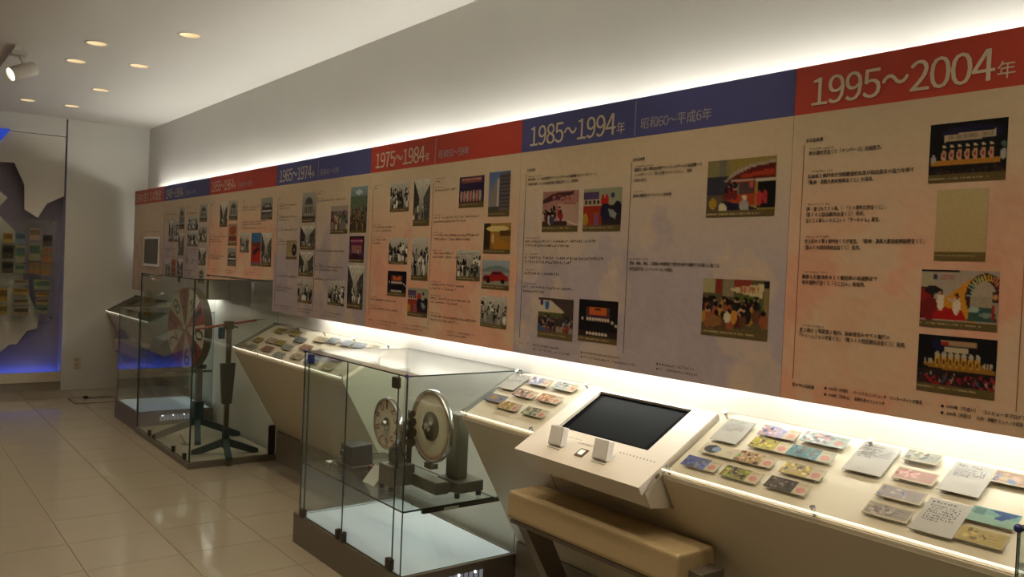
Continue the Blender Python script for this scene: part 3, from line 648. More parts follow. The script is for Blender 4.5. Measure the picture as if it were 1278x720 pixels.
lines(PN['1985'], [(-2.882, 1.932, .058, '主な出来事', h), (-2.873, 1.8895, .439, "科学万博・つくば'85会場内でナンバーズゲームの抽選機つきインスタントくじ", h), (-2.872, 1.869, .332, "「科学万博・つくば'85記念第１回自治宝くじ」を発売。", h),
  (-2.239, 1.929, .060, '主な出来事', h), (-2.230, 1.889, .323, '国際花と緑の博覧会会場でナンバーズゲームの抽選機つき', h), (-2.228, 1.870, .277, 'インスタントくじ「花の万博ラッキー７くじ」、発売', h), (-2.229, 1.850, .066, '人気を博す。', h), (-2.231, 1.791, .191, '各地の博覧会でイベントくじが人気', h),
  (-2.234, 1.537, .426, '宮城、福島、岡山、広島県の地域限定で数字を自分で選択できる新しい宝くじ、', h), (-2.233, 1.516, .216, '数字選択式宝くじ「ナンバーズ」を発売。', h)])
lines(PN['1985'], [(-2.872, 1.62, .457, None, h), (-2.868, 1.601, .30, None, h), (-2.872, 1.549, .50, None, h), (-2.872, 1.530, .32, None, h), (-2.872, 1.481, .24, None, h), (-2.874, 1.421, .33, None, h), (-2.874, 1.402, .16, None, h),
  (-2.87, 1.906, .10, None, .006), (-2.87, 1.637, .10, None, .006), (-2.866, 1.567, .09, None, .006), (-2.866, 1.498, .09, None, .006), (-2.872, 1.438, .1, None, .006), (-2.228, 1.905, .1, None, .006), (-2.225, 1.81, .05, None, .006), (-2.232, 1.556, .1, None, .006),
  (-2.887, 1.170, .07, None, .009), (-2.775, 1.172, .17, None, .009), (-2.775, 1.154, .23, None, .009), (-2.47, 1.172, .21, None, .009), (-2.47, 1.154, .30, None, .009), (-2.06, 1.172, .17, None, .009), (-2.06, 1.154, .18, None, .009)], 'small_text')
mb = MB()
for x in (-2.785, -2.48, -2.07):
    for z in (1.176, 1.158): bullet(mb, x, z)
mb.build('bullets', inkm, PN['1985'], fix=False)
def fill_lines(k, blocks):
    x0 = cols[k][0]; zb = cols[k][2]; it = []
    for (dx, z, w, n) in blocks:
        it.append((x0 + dx, z + .017, .1, None, .006))
        for i in range(n): it.append((x0 + dx, z - i * .02, w * (1 if i == 0 else .62 + .3 * ((i * 7 + int(z * 50)) % 3) / 3), None, h))
    it += [(x0 + .04, zb + .042, .07, None, .009), (x0 + .15, zb + .044, .22, None, .009), (x0 + .15, zb + .026, .16, None, .009), (x0 + .44, zb + .044, .26, None, .009), (x0 + .44, zb + .026, .2, None, .009), (x0 + .86, zb + .044, .25, None, .009), (x0 + .86, zb + .026, .18, None, .009)]
    lines(PN[k], it, 'small_text')
fill_lines('1975', [(.05, 1.925, .06, 1), (.06, 1.70, .26, 2), (.06, 1.63, .15, 2), (.06, 1.29, .3, 1), (.06, 1.24, .32, 1), (.70, 1.925, .06, 1), (.70, 1.88, .2, 1), (.70, 1.74, .42, 2), (.70, 1.65, .42, 2), (.70, 1.56, .4, 2), (.70, 1.40, .3, 2), (.70, 1.33, .36, 2), (.70, 1.24, .42, 2)])
fill_lines('1965', [(.05, 1.925, .06, 1), (.06, 1.87, .32, 2), (.06, 1.79, .34, 2), (.06, 1.70, .34, 1), (.06, 1.62, .34, 2), (.06, 1.38, .36, 1), (.06, 1.30, .33, 2), (.70, 1.925, .06, 1), (.70, 1.88, .4, 1), (.70, 1.56, .42, 1), (.70, 1.46, .4, 2), (.70, 1.38, .36, 1)])
fill_lines('1955', [(.05, 1.925, .06, 1), (.05, 1.66, .40, 3), (.05, 1.50, .38, 2), (.80, 1.925, .06, 1), (.80, 1.88, .36, 2), (.80, 1.77, .5, 2), (.80, 1.72, .5, 1)])
fill_lines('1945', [(.08, 1.88, .36, 1), (.08, 1.82, .36, 1), (.08, 1.55, .36, 2), (.08, 1.48, .36, 1), (.74, 1.92, .06, 1), (.74, 1.87, .33, 1), (.74, 1.55, .34, 2), (.74, 1.45, .34, 2), (.74, 1.36, .34, 2)])

# ------------------------------------------------------------------ cove lights behind the panels
def batten(x, z, low):
    t = thing('cove_light', ('lower' if low else 'upper') + ' white fluorescent batten on the wall behind the timeline panels', 'light', (x, WY, z), 'lower cove lights' if low else 'upper cove lights')
    MB().box(x - .60, x + .60, WY - .03, WY, z - .025, z + .025).build('batten', whitem, t)
    for sx in (-1, 1): MB().box(x + sx * .59 - .012, x + sx * .59 + .012, WY - .075, WY - .03, z - .014, z + .014).build('lamp_holder', whitem, t)
    MB().cyl((x - .578, WY - .06, z), (x + .578, WY - .06, z), .013, n=10).build('tube', tubelm if low else tubem, t, smooth=True)
for k in range(8): batten(-8.85 + k * 1.16, 2.115, False)
for x in (-8.02, -4.72, -3.55, -2.38, -1.21): batten(x, 1.215, True)

# ------------------------------------------------------------------ sloped counter units
SA = math.atan(.556); ES = Vector((0, math.cos(SA), math.sin(SA))); NS = Vector((0, -math.sin(SA), math.cos(SA))); F0 = Vector((0, 2.1, .859))
def onledge(x, s, off=0): return Vector((x, 0, 0)) + F0 + ES * s + NS * off
rim_glow = mat('glass rim with painted glow', (.9, .88, .8), .2, emit=(1.0, .93, .74), estr=1.1)  # emission paints in the bright light along the glass rim; no lamp there

def ledge(x0, x1, label, nstud, g0=None, g1=None):
    t = thing('ticket_counter', label, 'display counter', ((x0 + x1) / 2, 2.3, 0))
    b0 = onledge(0, 0, -.022); b1 = onledge(0, .352, -.022)
    MB().prism([(b0.y, b0.z), (b0.y, .826), (2.46, .22), (2.4995, .22), (2.4995, b1.z), (b1.y, b1.z)], x0, x1).build('body', creamm, t)
    MB().box(x0 + .0, x1 - .0, 2.45, 2.4985, 0, .219).build('toe_kick', mat('taupe toe kick', (.30, .26, .20), .6), t)
    bd = MB().obox((onledge((x0 + x1) / 2, .178, -.0205)), X_ * ((x1 - x0) / 2 - .004), ES * .174, NS * .0014).build('display_bed', bedm, t)
    ga, gb = (x0 + .004 if g0 is None else g0), (x1 - .004 if g1 is None else g1)
    pane = MB().obox(onledge((ga + gb) / 2, .176, 0), X_ * ((gb - ga) / 2), ES * .176, NS * .003).build('cover_glass', [acrym], t)
    MB().obox(onledge((ga + gb) / 2, -.0012, 0), X_ * ((gb - ga) / 2), ES * .0012, NS * .0032).build('glass_front_edge', rim_glow, pane)
    for xs in np.linspace(ga + .02, gb - .02, nstud):
        for s in (.008, .338):
            p = onledge(xs, s, -.022); q = onledge(xs, s, .012)
            MB().cyl(p, q, .005, n=10).cyl(onledge(xs, s, .006), q, .0085, n=12).build('stud', steelm, t, smooth=True)
    return t
ledge(-9.95, -8.22, 'sloped cream ticket counter in the far corner under the opening panel', 3)
ledge(-5.94, -4.20, 'sloped cream ticket counter between the wheel case and the drawing machine case', 5)
ledge(-3.035, -2.52, 'short sloped cream ticket counter between drawing machine case and touchscreen kiosk', 2)
ledge(-1.853, -.738, 'sloped cream ticket counter with many tickets beyond the touchscreen kiosk', 3)
# counter base under the kiosk
kb = thing('kiosk_base', 'cream sloped base panel under the touchscreen kiosk', 'counter base', (-2.19, 2.4, 0))
MB().prism([(2.18, .712), (2.46, .22), (2.4995, .22), (2.4995, .712)], -2.519, -1.854).build('body', creamm, kb)
MB().box(-2.519, -1.854, 2.45, 2.4985, 0, .219).build('toe_kick', MATS['taupe toe kick'], kb)

# ------------------------------------------------------------------ tickets and cards under the glass
def ticket(x, s, cols_, label, w=.138, hh=.052, kind=0, group='lottery tickets under the counter glass', res=(44, 18)):
    p = onledge(x, s, -.019)
    t = thing('lottery_ticket', label, 'ticket', p, group)
    MB().obox(onledge(x, s, -.0135), X_ * w / 2 * .7, ES * hh / 2 * .7, NS * .0055).build('riser', acry_block, t)
    MB().obox(onledge(x, s, -.0075), X_ * w / 2, ES * hh / 2, NS * .0008).build('paper', paperm, t)
    bg, a, b, c = cols_
    cv = Canvas(res[0], res[1], bg)
    if kind == 0:
        cv.rect(0, 0, .68, 1, a)
        for k in range(46):
            q = (b, c, a, tuple(min(1, v * 1.35) for v in a), tuple(v * .6 for v in b))[NR.randint(5)]; cv.ell(NR.uniform(.02, .65), NR.uniform(.06, .94), NR.uniform(.015, .07), NR.uniform(.05, .16), q)
        cv.ell(.84, .62, .10, .22, (.72, .42, .38), .8); cv.rect(.72, .12, .95, .2, (.45, .4, .36), .6)
    elif kind == 1:
        cv.ell(.3, .5, .22, .4, a); cv.ell(.42, .45, .12, .25, b); cv.ell(.8, .5, .1, .2, c)
    elif kind == 2:
        cv.rect(0, 0, 1, .45, a); cv.poly([(.35, .05), (.98, .05), (.7, .6), (.5, .62), (.62, .3)], b); cv.rect(.05, .1, .3, .5, c)
    else:
        cv.rect(.03, .08, .97, .92, a)
        for k in range(26): cv.ell(NR.uniform(.06, .6), NR.uniform(.18, .82), NR.uniform(.02, .08), NR.uniform(.06, .16), (a, b, c, tuple(min(1, v * 1.2) for v in a))[NR.randint(4)])
        cv.marks(.62, .28, .92, c); cv.marks(.62, .5, .86, c); cv.marks(.62, .72, .9, c)
    cv.noise(.03, mono=False)
    q = onledge(x - w / 2, s, -.0064) + ES * (hh / 2)
    print_grid('print', q, X_ * w, -ES * hh, cv, t, cardpm)
    return t
acry_block = mat('clear acrylic riser', (.62, .58, .48), .3)
def info_card(x, s, w, hh, label, title, n):
    p = onledge(x, s, -.019)
    t = thing('info_card', label, 'card', p, 'explanation cards under the counter glass')
    MB().obox(onledge(x, s, -.0135), X_ * w / 2 * .8, ES * hh / 2 * .8, NS * .0055).build('riser', acry_block, t)
    MB().obox(onledge(x, s, -.0075), X_ * w / 2, ES * hh / 2, NS * .0008).build('card', mat('matt card stock', (.50, .47, .42), .9, spec=0), t)
    mb = MB(); rng = random.Random(int(x * 1000)); top = onledge(x - w / 2 + .012, s, -.0064) + ES * (hh / 2 - .018)
    if title: put_marks(mb, top, X_, ES, w * .6, .0085, rng)
    for i in range(n): put_marks(mb, top - ES * (.013 + .0095 * i), X_, ES, w - .024 if i < n - 1 else w * .4, .0068, rng)
    mb.build('text', mat('grey print ink', (.012, .011, .01), .9, spec=0), t, fix=False)
    return t
K1 = ' on the counter beyond the kiosk'
W_ = (.74, .68, .55)
info_card(-1.752, .268, .108, .125, 'white explanation card beside the kiosk, next to the skyline ticket' + '', True, 5)
ticket(-1.596, .308, (W_, (.66, .6, .66), (.45, .5, .68), (.72, .5, .44)), 'ticket with blue and pink skyline picture' + K1)
ticket(-1.588, .240, (W_, (.6, .56, .24), (.45, .2, .2), (.66, .6, .2)), 'ticket with bright yellow green and red garden picture' + K1)
ticket(-1.438, .320, ((.62, .66, .6), (.6, .64, .6), (.7, .5, .48), (.42, .42, .46)), 'pale teal ticket with pink blossom picture' + K1, w=.15)
ticket(-1.441, .242, ((.66, .64, .54), (.28, .42, .44), (.45, .38, .28), (.35, .46, .46)), 'dark teal ticket with brown castle picture' + K1, w=.15)
ticket(-1.731, .158, (W_, (.17, .16, .16), (.42, .48, .56), (.68, .62, .56)), 'white ticket with a round black and blue figure' + K1, kind=1)
ticket(-1.747, .079, (W_, (.32, .34, .5), (.5, .48, .42), (.2, .24, .5)), 'ticket with deep blue patterned picture and red stamp' + K1)
ticket(-1.590, .160, (W_, (.6, .5, .34), (.5, .26, .2), (.38, .5, .2)), 'ticket with orange and green fruit picture' + K1)
ticket(-1.589, .078, (W_, (.5, .5, .22), (.26, .22, .18), (.5, .36, .26)), 'ticket with dark olive meadow picture' + K1)
ticket(-1.421, .158, (W_, (.66, .58, .36), (.6, .56, .42), (.7, .58, .24)), 'pale yellow ticket with faded picture' + K1)
ticket(-1.426, .082, (W_, (.22, .18, .14), (.5, .42, .34), (.36, .26, .2)), 'ticket with dark brown crowded picture' + K1)
info_card(-1.262, .279, .118, .138, 'large white explanation card between the castle ticket and the mauve tickets', True, 5)
ticket(-1.138, .333, (W_, (.5, .5, .46), (.36, .36, .36), (.7, .62, .46)), 'ticket with grey mountain picture' + K1, w=.10, hh=.05, kind=3)
ticket(-1.120, .247, (W_, (.66, .5, .46), (.6, .38, .36), (.66, .56, .5)), 'dusty pink ticket' + K1, w=.115, kind=3)
ticket(-1.120, .162, (W_, (.60, .56, .54), (.46, .48, .58), (.62, .56, .5)), 'pale lilac grey ticket with blue flower' + K1, w=.125, kind=3)
ticket(-1.119, .084, (W_, (.58, .54, .48), (.42, .38, .36), (.5, .42, .42)), 'greyish ticket with small dark figures' + K1, w=.125, kind=3)
info_card(-.995, .280, .108, .128, 'white explanation card with short text above the long text card', True, 4)
ticket(-.890, .318, (W_, (.6, .48, .4), (.36, .44, .56), (.7, .6, .46)), 'ticket with tan and blue wave picture' + K1, w=.108, kind=3)
info_card(-.992, .113, .108, .132, 'white explanation card with long text beside the teal seven ticket', True, 7)
t7 = ticket(-.882, .159, ((.5, .62, .54), (.42, .58, .54), (.13, .26, .46), (.34, .46, .42)), 'teal ticket with a bold blue seven' + K1, w=.112, hh=.056, kind=2)
ticket(-.881, .081, ((.66, .58, .36), (.64, .55, .30), (.42, .36, .2), (.5, .44, .28)), 'plain straw yellow ticket with olive print' + K1, w=.112, kind=3)
K2 = ' on the short counter before the kiosk'
info_card(-2.975, .280, .12, .12, 'cream explanation card under glass of the short counter', True, 5)
ticket(-2.826, .316, (W_, (.6, .6, .62), (.6, .4, .42), (.4, .46, .56)), 'ticket with pink and blue festival picture' + K2)
ticket(-2.660, .316, (W_, (.62, .62, .58), (.36, .4, .5), (.66, .56, .3)), 'ticket with pale blue and yellow picture' + K2)
ticket(-2.823, .218, (W_, (.58, .48, .4), (.5, .3, .26), (.42, .36, .4)), 'ticket with reddish brown picture' + K2)
ticket(-2.663, .221, (W_, (.66, .5, .38), (.6, .36, .26), (.62, .5, .24)), 'ticket with warm orange picture' + K2)
ticket(-2.955, .146, ((.5, .48, .52), (.5, .48, .52), (.7, .54, .18), (.4, .4, .48)), 'grey blue ticket with a yellow patch' + K2, kind=1)
ticket(-2.824, .118, (W_, (.62, .54, .36), (.34, .26, .2), (.62, .46, .18)), 'ticket with yellow and brown faces picture' + K2)
ticket(-2.650, .120, (W_, (.56, .56, .44), (.24, .34, .24), (.5, .3, .28)), 'ticket with grey green leaf picture' + K2)
K3 = ' under glass of the counter between the two tall cases'
fars = [(-5.70, .286, 'straw yellow', .16), (-5.79, .14, 'straw yellow', .13), (-5.60, .167, 'cream', .14), (-5.44, .166, 'straw yellow', .14), (-5.47, .078, 'brick pink', .15), (-5.26, .139, 'pale blue grey', .15), (-5.26, .238, 'dusty blue', .15), (-5.21, .05, 'pale blue grey', .15), (-4.98, .08, 'cream', .15), (-4.87, .302, 'dusty blue', .14), (-4.69, .303, 'dusty blue', .14), (-4.53, .306, 'dusty blue', .14), (-4.36, .31, 'cream', .12), (-5.03, .284, 'cream', .16), (-5.88, .05, 'cream', .1), (-5.72, .06, 'pale blue grey', .12), (-5.45, .29, 'straw yellow', .15), (-5.05, .18, 'brick pink', .15), (-4.8, .17, 'cream', .15), (-4.55, .15, 'brick pink', .15), (-4.75, .07, 'pale blue grey', .15), (-4.5, .06, 'cream', .14)]
FC = {'straw yellow': (.62, .53, .28), 'cream': (.66, .6, .48), 'brick pink': (.58, .44, .36), 'pale blue grey': (.56, .56, .52), 'dusty blue': (.46, .48, .5)}
for (x, s, cn, w) in fars:
    c = FC[cn]; ticket(x, s, (tuple(v * 1.06 for v in c), c, tuple(v * .72 for v in c), tuple(v * .85 for v in c)), cn + ' ticket' + K3, w=w, hh=.055, kind=3, group='tickets on the counter between the cases', res=(14, 7))
for k, (x, s) in enumerate([(-9.7, .24), (-9.35, .12), (-9.0, .25), (-8.7, .12), (-8.45, .25)]):
    ticket(x, s, (W_, (.62, .57, .47), (.5, .45, .36), (.55, .5, .42)), 'pale document card under glass of the far corner counter', w=.2, hh=.11, kind=3, group='documents on the far corner counter', res=(10, 6))

# ------------------------------------------------------------------ touchscreen kiosk
KX0, KX1 = -2.515, -1.858; K0 = Vector((0, 2.0, .807)); KL = .445
def onk(x, s, off=0): return Vector((x, 0, 0)) + K0 + ES * s + NS * off
ki = thing('touchscreen_kiosk', 'cream sloped touchscreen kiosk with a wide black screen built into the counter', 'kiosk', (-2.19, 2.2, .712))
SX0, SX1, S0, S1 = -2.442, -1.966, .176, .433
def kslab(x0, x1, s0, s1, o0, o1): return MB().obox(onk((x0 + x1) / 2, (s0 + s1) / 2, (o0 + o1) / 2), X_ * (x1 - x0) / 2, ES * (s1 - s0) / 2, NS * (o1 - o0) / 2)
m = MB()
for (a, b, c, d) in ((KX0, KX1, 0, S0), (KX0, KX1, S1, KL), (KX0, SX0, S0, S1), (SX1, KX1, S0, S1)):
    q = kslab(a, b, c, d, -.032, 0); m.add(q.v, q.f)
m.build('top_shell', kioskm, ki)
kslab(SX0, SX1, S0, S1, -.032, -.012).build('screen', screenm, ki)
kslab(SX0 + .03, SX1 - .03, S0 + .018, S1 - .012, -.012, -.0114).build('display_area', mat('dark display glass', (.012, .013, .013), .35, spec=.006), ki)
u = onk(0, .02, -.036); v = onk(0, .02, -.10); wv = onk(0, KL, -.036)
MB().prism([(u.y, u.z), (v.y, v.z), (2.185, .7125), (2.499, .7125), (2.499, wv.z - .01), (wv.y, wv.z)], KX0 + .008, KX1 - .003).build('lower_body', kioskm, ki)
kslab(KX1 - .0005, KX1 + .0015, .08, .1, -.024, -.012).build('lock', steelm, ki)
bt = kslab(-2.226, -2.184, .055, .097, 0, .003).build('button_plate', mat('brown button plate', (.10, .06, .03), .4), ki)
kslab(-2.215, -2.195, .064, .088, .003, .006).build('lit_button', mat('lit button', (.8, .75, .6), .4, emit=(1, .9, .65), estr=.7), bt)
mb = MB(); rng = random.Random(4)
put_marks(mb, onk(-2.27, .118, .0006), X_, ES, .13, .011, rng); mb.build('kiosk_lettering', mat('brown print', (.12, .08, .05), .6), ki, fix=False)
mb = MB()
for i in range(11): mb.add([onk(-2.06 + .016 * i, .128, .0006), onk(-2.055 + .016 * i, .128, .0006), onk(-2.055 + .016 * i, .134, .0006), onk(-2.06 + .016 * i, .134, .0006)], [(0, 1, 2, 3)])
for i in range(8): mb.add([onk(-2.36 + .013 * i, .135, .0006), onk(-2.356 + .013 * i, .135, .0006), onk(-2.356 + .013 * i, .14, .0006), onk(-2.36 + .013 * i, .14, .0006)], [(0, 1, 2, 3)])
mb.build('printed_dots', mat('brown print', (.12, .08, .05), .6), ki, fix=False)

def stand(x, s, label, marks):
    o = onk(x, s, .0008); t = thing('acrylic_stand', label, 'stand', o)
    fr = mat('frosted white acrylic', (.72, .69, .63), .25)
    ang = math.radians(48); up = (ES * math.cos(ang) + NS * math.sin(ang)); n = (NS * math.cos(ang) - ES * math.sin(ang))
    MB().obox(onk(x, s + .025, .002), X_ * .034, ES * .028, NS * .0015).build('foot', fr, t)
    c = onk(x, s + .012, .004) + up * .036 + n * -.004
    MB().obox(c, X_ * .036, up * .036, n * .015).build('block', fr, t, bevel=.003)
    MB().obox(c + n * .0165, X_ * .031, up * .031, n * .001).build('sheet', mat('bright white sheet', (.80, .78, .73), .3), t)
    if marks:
        mb = MB()
        for i in range(3): mb.obox(c + up * .0365 + X_ * (-.016 + .016 * i), X_ * .005, n * .004, up * .0006)
        mb.build('lettering', inkm, t)
    return t
stand(-2.345, .062, 'white acrylic stand with three dark marks on its top edge, on the kiosk', True)
stand(-2.098, .055, 'plain white wedge-shaped acrylic stand by the lit button on the kiosk', False)

# ------------------------------------------------------------------ padded benches
def bench(dx, dy, label):
    t = thing('padded_bench', label, 'bench', (-2.155 + dx, 2.15 + dy, 0), 'padded benches')
    x0, x1, y0, y1 = -2.60 + dx, -1.715 + dx, 2.045 + dy, 2.228 + dy
    MB().prism([(y0, .62), (y0 - .006, .515), (y0 + .03, .50), (y1, .50), (y1, .62)], x0, x1).build('cushion', leatherm, t, bevel=.012)
    MB().box(x0 - .004, x1 + .004, y0 + .02, y1 - .01, .485, .50).build('seat_frame', metalm, t)
    MB().box(x1 - .002, x1 + .055, y0 + .05, y1 - .02, .50, .565).build('end_bracket', metalm, t, bevel=.002)
    for xl in (x0 + .015, x1 - .0):
        p = [(y0 + .035, .49), (y0 + .14, .49), (2.445 + dy, .0), (2.36 + dy, .0)]
        MB().prism(p, xl, xl + .055).build('leg', metalm, t)
    return t
bench(0, 0, 'tan padded perch bench tucked under the touchscreen kiosk')
bench(-6.57, -.02, 'tan padded perch bench in front of the far corner counter')

# ------------------------------------------------------------------ glass showcases
def pane(name, x0, x1, y0, y1, z0, z1, parent, m=None):
    mb = MB(); d = [x1 - x0, y1 - y0, z1 - z0]; ax = d.index(min(d))
    order = {2: [0, 0, 1, 1, 1, 1], 1: [1, 1, 0, 1, 0, 1], 0: [1, 1, 1, 0, 1, 0]}[ax]
    return mb.box(x0, x1, y0, y1, z0, z1, order).build(name, [m or glassm, edgem], parent)

def showcase(x0, x1, top, label, doors, base_h=.155, light=True, shelf=None, name='glass_showcase'):
    y0, y1 = 1.83, 2.47
    t = thing(name, label, 'display case', ((x0 + x1) / 2, 2.15, 0))
    G = .006
    bs = MB().box(x0, x1, y0, y1, 0, base_h - .006).build('base', metalm, t)
    MB().box(x0, x1, y0, y0 + .02, base_h - .006, base_h + .004).box(x0, x1, y1 - .02, y1, base_h - .006, base_h + .004).box(x0, x0 + .02, y0 + .02, y1 - .02, base_h - .006, base_h + .004).box(x1 - .02, x1, y0 + .02, y1 - .02, base_h - .006, base_h + .004).build('base_rim', metalm, t)
    if light: MB().box(x0 + .02, x1 - .02, y0 + .02, y1 - .02, base_h - .006, base_h).build('light_panel', glowm, t)
    z0 = base_h + .004
    a, b = x0 + .05, x1 - .02
    if x1 - x0 > .9: a = x0 + .055
    c = y0 + .005
    pane('side_glass', a, a + G, c + G, y1 - .01, z0, top, t); pane('side_glass', b - G, b, c + G, y1 - .01, z0, top, t)
    pane('top_glass', a, b, c, y1 - .01, top, top + G, t)
    if doors:
        xs = [a, a + .055, a + .49, b - .075, b]
        for k in range(4): pane('door_glass' if k in (1, 2) else 'front_glass', xs[k] + .001, xs[k + 1] - .001, c, c + G, z0, top, t)
        clipb = mat('blue tinted clip', (.05, .06, .22), .25, metal=.4)
        for (x, z, mm) in ((xs[1] + .02, top - .03, clipb), (xs[3] - .02, top - .035, darkm), (xs[1] - .01, z0 + .018, darkm), (xs[3] - .02, z0 + .03, darkm)):
            MB().box(x - .022, x + .022, c - .008, c + G + .008, z - .024, z + .024).build('hinge', mm, t, bevel=.002)
        for x in (xs[2] - .025, xs[2] + .03):
            MB().box(x - .012, x + .012, c - .014, c + G + .004, z0 + .002, z0 + .05).build('lock', darkm, t, bevel=.002)
        for x in (a, b): MB().sphere((x + (.003 if x == a else -.003), c, top + .004), .009).build('corner_bumper', clipb, t, smooth=True)
    else:
        pane('front_glass', a, b, c, c + G, z0, top, t)
        MB().box(b - .04, b + .006, c - .008, c + .012, top - .04, top + .008).build('corner_clip', darkm, t)
    # lit ventilation slots in the end of the base
    for k in range(9):
        yy = 2.02 + k * .028
        MB().box(x1 - .001, x1 + .001, yy, yy + .02, .075, .122).build('vent_slot', mat('glowing vent slot', (.3, .3, .32), .4, emit=(.7, .75, .9), estr=.16), bs)
    if light:
        for yy in (2.04, 2.13, 2.22): MB().sphere((x1 + .001, yy, .118), .006).build('vent_lamp', mat('vent lamp', (1, 1, 1), .4, emit=(.9, .93, 1), estr=3), bs, smooth=True)
    if shelf:
        pane('shelf', a + G + .002, b - G - .002, c + G + .002, 2.33, shelf - .008, shelf, t)
        for x in (b - .03, a + .02): MB().box(x, x + .016, 1.95, 2.46, shelf - .028, shelf - .0085).build('shelf_rail', darkm, t)
        MB().box(b - .0145, b - .0135, 2.06, 2.14, shelf - .026, shelf - .014).build('shelf_label', paperm, t)
    return t
mid = showcase(-4.165, -3.04, 1.02, 'glass showcase holding the two-dial drawing machine on a white light base', True, shelf=.44)
edge = copy_tree(mid); edge.location.x = mid.location.x + 3.432; edge['label'] = 'empty glass showcase standing past the end of the ticket filled counter'
low = showcase(-8.20, -7.43, 1.0, 'low glass showcase with glowing base beside the number wheel case', False, shelf=.50)

tc = thing('wheel_showcase', 'tall glass showcase on a thin plinth around the number wheel', 'display case', (-6.69, 2.15, 0))
MB().box(-7.42, -5.945, 1.815, 2.47, 0, .04).build('plinth', metalm, tc)
MB().box(-7.40, -5.965, 1.835, 2.45, .04, .045).build('plinth_top', mat('beige carpet tile', (.40, .35, .27), .8), tc)
TX0, TX1 = -7.385, -5.962
pane('front_glass', TX0, TX1, 1.825, 1.831, .045, 1.333, tc)
pane('side_glass', TX0, TX0 + .006, 1.831, 2.44, .045, 1.333, tc); pane('side_glass', TX1 - .006, TX1, 1.831, 2.44, .045, 1.333, tc)
pane('top_glass', TX0, TX1, 1.825, 2.44, 1.333, 1.339, tc)
for x in (-7.0, -6.35, -6.08): MB().box(x - .012, x + .012, 1.815, 1.84, .046, .09).build('glass_clamp', darkm, tc)
MB().box(TX1 - .012, TX1 + .004, 2.40, 2.45, .045, .26).build('corner_post', darkm, tc)
for x in (TX0, TX1 - .006): MB().box(x - .001, x + .007, 1.823, 1.833, .045, 1.34).build('edge_seal', edgem, tc)
MB().box(-6.36, -6.338, 1.822, 1.834, 1.30, 1.342).build('glass_clamp', darkm, tc)

# ------------------------------------------------------------------ two-dial drawing machine
dm = thing('drawing_machine', 'olive grey drawing machine with a red numbered dial and a large chrome rimmed dial', 'machine', (-3.33, 2.1, .44))
MB().box(-3.475, -3.355, 1.945, 2.075, .462, .56).build('gear_box', olivem, dm, bevel=.006)
MB().box(-3.44, -3.14, 2.055, 2.125, .462, .52).build('cross_beam', olivem, dm, bevel=.005)
MB().box(-3.28, -3.11, 2.15, 2.30, .462, .515).build('rear_foot', olivem, dm, bevel=.006)
MB().box(-3.30, -3.16, 2.10, 2.18, .462, .50).build('link_beam', olivem, dm)
MB().box(-3.245, -3.155, 2.17, 2.24, .515, .82).build('pillar', olivem, dm, bevel=.012)
MB().box(-3.462, -3.40, 1.985, 2.045, .56, .76).build('dial_post', olivem, dm, bevel=.01)
for (x, y) in ((-3.46, 1.96), (-3.375, 1.96), (-3.46, 2.05), (-3.13, 2.165), (-3.13, 2.285), (-3.26, 2.285)):
    MB().cyl((x, y, .4402), (x, y, .463), .013, n=14).build('rubber_foot', blackm, dm, smooth=True)
YN = Vector((0, -1, 0))
def dial(cx, cy, cz, R, faces):
    rim = MB().lathe((cx, cy, cz), YN, [(R * .97, -.018), (R, -.014), (R, .004), (R * .985, .008), (R * .95, .008), (R * .95, -.0)], 56)
    return rim
crm = mat('chrome rim', (.72, .72, .70), .18, metal=1); dcream = mat('aged cream dial', (.74, .66, .49), .45); dred = mat('dial red', (.30, .035, .03), .5)
# small dial with 0 to 9
cx, cy, cz, Rr = -3.432, 1.958, .748, .121
sm = MB().lathe((cx, cy, cz), YN, [(0.0001, 0), (Rr * .955, 0), (Rr * .955, -.006), (.0001, -.006)], 48).build('number_dial', dcream, dm, smooth=True)
dial(cx, cy, cz, Rr, 0).build('rim', crm, sm, smooth=True)
mb = MB()
mb.lathe((cx, cy, cz), YN, [(Rr * .90, .0006), (Rr * .925, .0006)], 48)
for k in range(10):
    a = math.radians(90 - 36 * (k - 1)); rr = Rr * .70
    tt = Vector((math.sin(math.radians(36 * (k - 1))), 0, math.cos(math.radians(36 * (k - 1)))))
    sd = Vector((tt.z, 0, -tt.x)); p = Vector((cx, cy - .0008, cz)) + tt * (Rr * .56) - sd * .014
    put_text(mb, str(k), p, sd, tt, .028 if k != 1 else .014, .062)
mb.build('numerals', dred, sm, fix=False)
MB().lathe((cx, cy, cz), YN, [(.030, 0), (.030, .006), (.018, .010), (.016, .022), (.010, .028), (.0001, .028)], 24).build('hub', steelm, sm, smooth=True)
MB().cyl((cx, cy + .006, cz), (cx, 1.99, cz), .014).build('axle', darkm, dm, smooth=True)
# large dial graduated 0 to 99
cx, cy, cz, Rr = -3.272, 2.10, .752, .170
lg = MB().lathe((cx, cy, cz), YN, [(0.0001, 0), (Rr * .955, 0), (Rr * .955, -.008), (.0001, -.008)], 64).build('graduated_dial', dcream, dm, smooth=True)
dial(cx, cy, cz, Rr, 0).build('rim', crm, lg, smooth=True)
mb = MB()
for k in range(100):
    a = 2 * math.pi * k / 100; tt = Vector((math.sin(a), 0, math.cos(a))); sd = Vector((tt.z, 0, -tt.x)); c = Vector((cx, cy - .0008, cz))
    w = .0007
    mb.add([c + tt * Rr * .62 - sd * w * .5, c + tt * Rr * .62 + sd * w * .5, c + tt * Rr * .80 + sd * w * .5, c + tt * Rr * .80 - sd * w * .5], [(0, 1, 2, 3)])
mb.lathe((cx, cy, cz), YN, [(Rr * .805, .0006), (Rr * .815, .0006)], 64); mb.lathe((cx, cy, cz), YN, [(Rr * .92, .0006), (Rr * .93, .0006)], 64)
mb.build('graduations', mat('brown dial ink', (.30, .21, .14), .6), lg, fix=False)
mb = MB()
